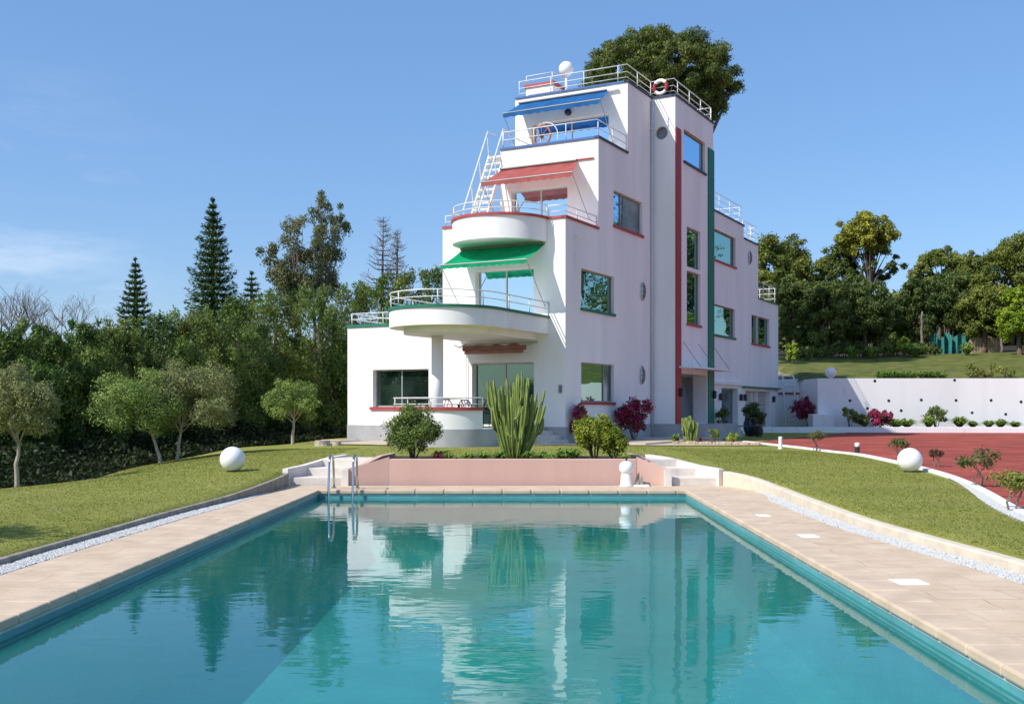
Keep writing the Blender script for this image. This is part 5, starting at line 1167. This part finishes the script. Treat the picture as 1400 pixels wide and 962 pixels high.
# dead conifers and bare tree
def dead(lab, px, Y, top, base, wpx, lean=0):
    x = xat(px, Y); z0 = gz(x, Y); z1 = zat(top, Y); zb = zat(base, Y); W = wpx / F * Y / 2; t = thing('dead_conifer', lab, 'tree', (x, Y, z0), 'dead conifers behind the villa'); m = MB()
    m.tube([(x, Y, z0), (x + lean * .5, Y, zb), (x + lean, Y, z1)], [.16, .09, .015], 6)
    for k in range(16):
        f = k / 16; z = z1 - .3 - (z1 - zb) * f; L = W * (f + .15) ** .8
        for b in range(5):
            a = random.uniform(0, 2 * PI); l = L * random.uniform(.5, 1.05); c = (x + lean * (1 - f * .5), Y, z); e = (c[0] + math.cos(a) * l, Y + math.sin(a) * l, z + l * random.uniform(.15, .4)); mm = (c[0] + math.cos(a) * l * .5, Y + math.sin(a) * l * .5, z + l * .02)
            m.tube([c, mm, e], [.026, .02, .008], 4)
            for q in range(3): u = random.uniform(.3, .9); p = [c[i] + (e[i] - c[i]) * u for i in range(3)]; m.tube([p, (p[0] + random.uniform(-.3, .3), p[1] + random.uniform(-.3, .3), p[2] + random.uniform(0, .3))], .009, 3)
    m.build('trunk', 'bark_grey', t)
dead('taller dead conifer with bare twigs left of the villa', 521, 56, 296, 400, 76, .12); dead('shorter dead conifer with bare twigs nearer the villa', 543, 57, 313, 400, 62)
def bare(lab, px, Y, top, seed):
    random.seed(seed); x = xat(px, Y); z0 = 0; t = thing('bare_tree', lab, 'tree', (x, Y, z0), 'leafless trees far left'); m = MB()
    def grow(p, d, L, r, lv):
        e = p + d * L; m.tube([p, p.lerp(e, .5) + Vector((random.uniform(-.04, .04), 0, .02)) * L, e], [r, r * .85, r * .65], 4 if lv > 1 else 6, caps=False)
        if lv < 6:
            for q in range(3 if lv < 4 else 2):
                nd = (d + Vector((random.uniform(-.75, .75), random.uniform(-.75, .75), random.uniform(-.1, .45)))).normalized(); grow(e, nd, L * random.uniform(.66, .85), r * .6, lv + 1)
    H = zat(top, Y) - z0; grow(Vector((x, Y, z0)), Vector((0, 0, 1)), H * .30, .16, 0); m.build('trunk', 'bark_grey', t)
bare('leafless tree above the hedge at the left edge', 18, 60, 402, 3); bare('second leafless tree between the left edge and the small fir', 75, 64, 420, 5); random.seed(21)

# big stone pine behind the house
def pine(lab, name, cx, cz, Y, rx, rz, n, ls, mat, k=70, rr=(.13, .24), group=None, trunk=True, lo=-.35, ry=None):
    x = xat(cx, Y); zc = zat(cz, Y); w = rx / F * Y; h = rz / F * Y; z0 = (gz(x, Y) if Y < 56 else 3.0)
    t = thing(name, lab, 'tree', (x, Y, z0), group); B = blobs_in((x, Y, zc), (w, (ry or w * .85), h), k, *rr, lo=lo, shell=.6) + blobs_in((x, Y, zc - h * .12), (w * .75, w * .6, h * .7), 40, .14, .22, lo=-.9, shell=.1)
    limb_mb((x + w * .1, Y, z0 - .5), (x, Y, zc - h * .1), .38, [tuple(b[0]) for b in B[:14]]).build('trunk', 'bark', t, smooth=True)
    npmesh('crown', blob_leaves(B, n, ls, 2.6, .8, style='spray'), 4, mat, t)
pine('huge dark umbrella pine towering behind the villa roof', 'umbrella_pine', 902, 112, 62, 116, 74, 180000, .15, 'pine', 420, (.07, .125), lo=-.8)
# wood on the right hillside
WG = 'trees of the wood on the right hillside'
def wt(lab, px, base, top, w, Y, mat, n, ls=.30, style='leaf', k=46, name='hillside_tree', lo=-.75, br=(.18, .32), aspect=2.0):
    x = xat(px, Y); z0 = upz(max(x, rx0), Y) - .2; zt = zat(top, Y); zb = zat(base, Y); W = w / F * Y / 2
    n = int(n * 2.3); ls *= .64; w *= 1.1; k = int(k * 1.7); br = (br[0] * .62, br[1] * .78)
    tree(name, lab, 'tree', x, Y, z0, max(.8, (zb + zt) / 2 - z0), .2, (x, Y, (zb + zt) / 2), (W, W * .8, (zt - zb) / 2), k, br, n, ls, mat, 'bark', lo=lo, style=style, group=WG, aspect=aspect)
wt('pine crown just right of the villa end', 1046, 480, 312, 90, 80, 'wood', 14000)
wt('pine with a clumpy top beside the villa corner', 1086, 470, 316, 60, 86, 'wood', 9000)
wt('dense dark tree low at the villa corner', 1078, 488, 372, 84, 74, 'wood2', 13000, .26, 'droop')
wt('small rounded tree left of the golden topped one', 1128, 440, 334, 42, 88, 'wood', 6000)
wt('narrow dark tree leaning on the golden topped one', 1152, 470, 322, 56, 84, 'wood2', 9000)
wt('dark drooping conifer below the golden topped tree, left half', 1128, 492, 378, 82, 73, 'wood2', 15000, .26, 'droop')
wt('dark drooping conifer below the golden topped tree, right half', 1182, 490, 372, 92, 74, 'wood2', 16000, .26, 'droop')
# golden topped tree with visible limbs
x = xat(1190, 82); t = thing('golden_tree', 'tall tree with golden green domed top and bare lower limbs', 'tree', (x, 82, 6), WG)
B = blobs_in((xat(1184, 82), 82, zat(322, 82)), (47 / F * 82, 2.4, 38 / F * 82), 120, .11, .22, lo=-.85, shell=.2); B2 = blobs_in((xat(1205, 82), 82, zat(362, 82)), (34 / F * 82, 1.8, 26 / F * 82), 30, .09, .17, lo=-1)
limb_mb((x, 82, 5), (x, 82, zat(395, 82)), .22, []).build('trunk', 'bark', t)
m = MB()
for b in B[:16] + B2[:10]: m.tube([(x, 82, zat(400, 82)), (x + (b[0][0] - x) * .35, 82 + (b[0][1] - 82) * .35, zat(385, 82) + .3 * (b[0][2] - zat(385, 82))), tuple(b[0])], [.09, .06, .02], 5)
m.build('limbs', 'bark_grey', t); npmesh('crown', blob_leaves(B, 24000, .20, 2.0), 4, 'golden', t); npmesh('lower_crown', blob_leaves(B2, 5200, .17, 2.0), 4, 'wood2', t)
wt('dark clumpy tree right of the gap beside the golden topped one', 1248, 488, 380, 70, 76, 'wood2', 13000, .26, 'droop')
wt('pine with a flat clumpy top right of the golden topped tree', 1282, 420, 332, 78, 90, 'wood', 12000)
wt('pine cluster top between the flat topped pine and the broad one', 1322, 440, 340, 70, 88, 'wood', 10000)
wt('large dark spreading tree above the bare trunk', 1296, 476, 366, 122, 76.5, 'wood2', 20000, .27, 'droop', 60)
wt('mid green tree between the spreading one and the lime green one', 1345, 476, 372, 74, 74, 'wood', 12000, .25)
wt('broad pine whose top is highest at the right edge', 1385, 430, 318, 120, 90, 'wood', 20000, .32, 'spray', 60)
wt('broad pine cut by the right edge of the photo', 1450, 450, 312, 120, 86, 'wood', 14000, .34, 'spray', 50)
wt('bright lime green tree at the right edge', 1394, 487, 380, 66, 69, 'lime', 12000, .22, 'leaf', 40)
wt('second lime green crown partly out of frame at the right edge', 1432, 490, 400, 70, 68, 'lime', 7000, .24)
for px, Y, r, h, lb in ((1296, 75.6, .20, 4.2, 'bare pale trunk standing on the upper lawn'), (1259, 74, .13, 3, 'thin dark trunk left of the pale trunk'), (1369, 73, .1, 2.5, 'thin leaning trunk left of the lime green tree')):
    x = xat(px, Y); z0 = upz(x, Y); limb = limb_mb((x, Y, z0 - .1), (x + .1, Y, z0 + h), r, []); t = thing('hillside_tree', lb, 'tree', (x, Y, z0), 'trees at the edge of the upper lawn'); limb.build('trunk', 'bark_grey', t, smooth=True)
# back drop of undergrowth
t = MB()
def wall_leaves(px0, px1, Y, y0, y1, n, ls, mat, name, lab):
    x = rng.uniform(xat(px0, Y), xat(px1, Y), n); yy = Y + rng.normal(0, 1.2, n); z = rng.uniform(zat(y1, Y), zat(y0, Y), n); P = np.column_stack([x, yy, z])
    V = leaf_quads(P, np.tile([0, -1.0, .3], (n, 1)), ls, 1.8, .8); props(npmesh(name, V, 4, mat), lab, 'undergrowth', None, 'stuff')
wall_leaves(1030, 1470, 93, 400, 500, 34000, .36, 'wood2', 'undergrowth', 'dark mass of foliage deep in the hillside wood')
wall_leaves(-260, 600, 58, 470, 620, 30000, .34, 'hedge2', 'undergrowth', 'dark mass of foliage behind the left evergreens')
# plants on the bank and wall top
for i, px in enumerate(range(1110, 1262, 9)):
    Y = 72.6 + (i % 3) * .5; x = xat(px, Y); shrub('border_shrub', 'low mixed leafy bush in the shaded row at the foot of the wood', x, Y, upz(max(x, rx0), Y) - .05, 1.2, .75 + .25 * (i % 3), 700, .15, ('wood', 'wood2', 'shrub')[i % 3], 10, group='leafy bushes at the foot of the wood')
bank = [(1082, 66, .9, 1.3, 'lime', 'bright yellow green bush on the earth bank by the villa'), (1100, 69, 1.2, .7, 'wood2', 'dark low bush right of the yellow green bank bush'), (1120, 70, 1.3, .8, 'wood', 'grey green low bush in the upper border'), (1140, 71, 1.2, .8, 'wood2', 'dark low bush in the upper border'), (1210, 71, 1.3, .9, 'wood', 'low bush below the golden topped tree'), (1235, 71, .8, 1.2, 'lime', 'upright yellow green plant in the upper border'), (1225, 72.5, 1.6, 1.3, 'wood', 'taller leafy bush behind the yellow green plant'), (1255, 71.5, 1.4, .8, 'wood', 'low green bush left of the tarpaulin'), (1278, 72, 1.2, .7, 'wood2', 'low dark bush before the tarpaulin')]
for px, Y, w, h, mat, lb in bank: x = xat(px, Y); shrub('border_shrub', lb, x, Y, upz(max(x, rx0), Y) - .05, w * 1.15, h * 1.2, 900, .16, mat, 12)
for px, lb in ((1165, 'rosette plant in the upper border'), (1190, 'yellowish rosette plant in the upper border'), (1250, 'rosette plant near the tarpaulin'), (1322, 'small rosette plant right of the pale trunk')):
    Y = 70.5; x = xat(px, Y); tuft('rosette_plant', lb, x, Y, upz(x, Y), .9, .9, 90, 'strap', 'plant', 'rosette plants in the upper border', .06)
for i, px in enumerate((1204, 1212, 1221, 1230, 1239, 1248, 1262, 1270, 1278, 1288)): Y = rwy(xat(px, RY)) + .7; x = xat(px, Y); tuft('grassy_plant', 'low grassy clump along the top of the retaining wall', x, Y, RT - .05, .6, .50, 110, 'strap', 'plant', 'grassy clumps on the wall top', .03)
for px, h, lb in ((1330, .8, 'small dark shrub on the wall top'), (1352, .9, 'leafy shrub on the wall top near the right'), (1378, .8, 'last small shrub on the wall top')): Y = rwy(xat(px, 54)) + .9; x = xat(px, Y); shrub('wall_top_shrub', lb, x, Y, RT - .05, 1.1, h, 600, .13, 'wood', 9)
for i, (x, Y, H, W, lb) in enumerate([(43, 56, 15, 5.5, 'tall dark tree beyond the right edge, nearest the court'), (50, 66, 17, 6, 'tall dark tree beyond the right edge, second from the court'), (41, 72, 15, 6, 'tall green tree beyond the right edge of the lime green pair'), (59, 60, 18, 7, 'tallest dark tree far beyond the right edge'), (60, 78, 20, 7, 'rearmost tall tree far beyond the right edge'), (72, 68, 20, 8, 'outermost tall tree far beyond the right edge')]):
    z0 = upz(x, Y) - .3; tree('hillside_tree', lb, 'tree', x, Y, z0, H * .5, .3, (x, Y, z0 + H * .52), (W, W * .8, H * .48), 60, (.16, .28), 9000, .42, 'wood' if i % 2 else 'wood2', group=WG, lo=-.9)
def bed(y0, y1):
    m = MB(); R = [(-21.3 * .479, 21.3), (-9.9, 24), (-9.75, 28), (-8.9, 35), (-7.2, 39.8), (-6.2, 46)]; ys = np.arange(12, 60, 1.0); n = 14
    for y in ys:
        x1 = ip(y, [12, 17] + [q[1] for q in R] + [60], [-12.5, -11] + [q[0] for q in R] + [-4]) - .12
        for k in range(n): x = x1 - k * 1.5; m.v.append((x, y, gz(x, y) + .035))
    for i in range(len(ys) - 1):
        for k in range(n - 1): q = i * n + k; m.f.append((q, q + n, q + n + 1, q + 1))
    props(m.build('hedge_shade_soil', 'soil', smooth=True), 'dark soil sheet standing in for the deep shade under the evergreens', None, None, 'structure')  # dark sheet laid to imitate the deep shade below the crowns
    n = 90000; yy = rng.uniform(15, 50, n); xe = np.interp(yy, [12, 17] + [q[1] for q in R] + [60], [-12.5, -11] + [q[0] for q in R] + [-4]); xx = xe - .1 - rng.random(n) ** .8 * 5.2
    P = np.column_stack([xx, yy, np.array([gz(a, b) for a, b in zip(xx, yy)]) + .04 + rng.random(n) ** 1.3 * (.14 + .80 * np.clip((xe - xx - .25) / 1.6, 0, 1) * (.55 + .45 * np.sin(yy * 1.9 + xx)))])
    props(npmesh('shade_dark_ivy', leaf_quads(P, np.tile([0, 0, 1.0], (n, 1)), .13, 1.8, .9), 4, 'ivy'), 'ground cover and fallen leaves coloured dark for the deep shade under the evergreens', 'ground cover', None, 'stuff')
bed(0, 0)
# off-frame tree whose shadow falls on the left lawn
tree('garden_tree', 'round garden tree outside the left edge that shades the lawn', 'tree', -12.6, 9.2, -.1, 4.2, .14, (-12.6, 9.2, 5.4), (2.5, 1.1, 1.0), 34, (.22, .4), 6000, .16, 'hedge2')

# ------------------------------------------------------------------ light, sky, camera
sun_dir = Vector((.962, .617, -1.107)).normalized()
ld_ = bpy.data.lights.new('sun', 'SUN'); ld_.energy = 3.4; ld_.angle = math.radians(.53); ld_.color = (1, .955, .88)
so = bpy.data.objects.new('sun', ld_); COL.objects.link(so); so.rotation_euler = sun_dir.to_track_quat('-Z', 'Y').to_euler(); so.location = (-30, -20, 40)
w = bpy.data.worlds.new('World'); SC.world = w; w.use_nodes = True; N = w.node_tree.nodes; L = w.node_tree.links; N.clear()
out = N.new('ShaderNodeOutputWorld'); bg = N.new('ShaderNodeBackground'); L.new(bg.outputs[0], out.inputs[0])
sky = N.new('ShaderNodeTexSky'); sky.sky_type = 'NISHITA'; sky.sun_disc = False; sky.sun_elevation = math.asin(-sun_dir.z); sky.sun_rotation = math.atan2(-sun_dir.x, -sun_dir.y); sky.altitude = 60; sky.air_density = 1.0; sky.dust_density = 1.0; sky.ozone_density = 2.2
bg.inputs[1].default_value = .15
# thin cirrus low on the left, as part of the sky
tc = N.new('ShaderNodeTexCoord'); mp = N.new('ShaderNodeMapping'); mp.inputs['Scale'].default_value = (2.2, 2.2, 9); L.new(tc.outputs['Generated'], mp.inputs[0])
n1 = N.new('ShaderNodeTexNoise'); n1.inputs['Scale'].default_value = 2.1; n1.inputs['Detail'].default_value = 9; n1.inputs['Roughness'].default_value = .62; L.new(mp.outputs[0], n1.inputs['Vector'])
r1 = ramp(N, [(.50, (0, 0, 0)), (.74, (.42, .42, .42))]); L.new(n1.outputs[0], r1.inputs[0])
sx_ = N.new('ShaderNodeSeparateXYZ'); L.new(tc.outputs['Generated'], sx_.inputs[0])
mr = N.new('ShaderNodeMapRange'); L.new(sx_.outputs['Z'], mr.inputs[0]); mr.inputs[1].default_value = .08; mr.inputs[2].default_value = .30; mr.inputs[3].default_value = 1; mr.inputs[4].default_value = 0
mr2 = N.new('ShaderNodeMapRange'); L.new(sx_.outputs['X'], mr2.inputs[0]); mr2.inputs[1].default_value = -.42; mr2.inputs[2].default_value = -.28; mr2.inputs[3].default_value = 1; mr2.inputs[4].default_value = 0
mu = N.new('ShaderNodeMath'); mu.operation = 'MULTIPLY'; L.new(mr.outputs[0], mu.inputs[0]); L.new(mr2.outputs[0], mu.inputs[1])
mu2 = N.new('ShaderNodeMath'); mu2.operation = 'MULTIPLY'; L.new(mu.outputs[0], mu2.inputs[0]); L.new(r1.outputs[0], mu2.inputs[1])
hs = N.new('ShaderNodeHueSaturation'); hs.inputs['Saturation'].default_value = 1.22; L.new(sky.outputs[0], hs.inputs['Color']); tint = mix_rgb(N, L, hs.outputs[0], (.86, .87, .91), 1.0, 'MULTIPLY'); tint = mix_rgb(N, L, tint, (.93, 1.64, 3.02), .52); cl = mix_rgb(N, L, tint, (5.6, 5.7, 6.0), mu2.outputs[0]); L.new(cl, bg.inputs[0])
cam = bpy.data.cameras.new('camera'); co = bpy.data.objects.new('camera', cam); COL.objects.link(co); SC.camera = co
co.location = (0, 0, CH); co.rotation_euler = (PI / 2, 0, 0); cam.sensor_width = 36; cam.sensor_fit = 'HORIZONTAL'; cam.lens = 36 * F / 1400; cam.shift_y = (HY - 481) / 1400; cam.clip_start = .1; cam.clip_end = 5000
SC.render.engine = 'CYCLES'; SC.view_settings.view_transform = 'Standard'; SC.view_settings.look = 'None'; SC.view_settings.exposure = .60; SC.view_settings.gamma = 1
SC.cycles.max_bounces = 8; SC.cycles.transparent_max_bounces = 8; SC.cycles.caustics_reflective = False; SC.cycles.caustics_refractive = False
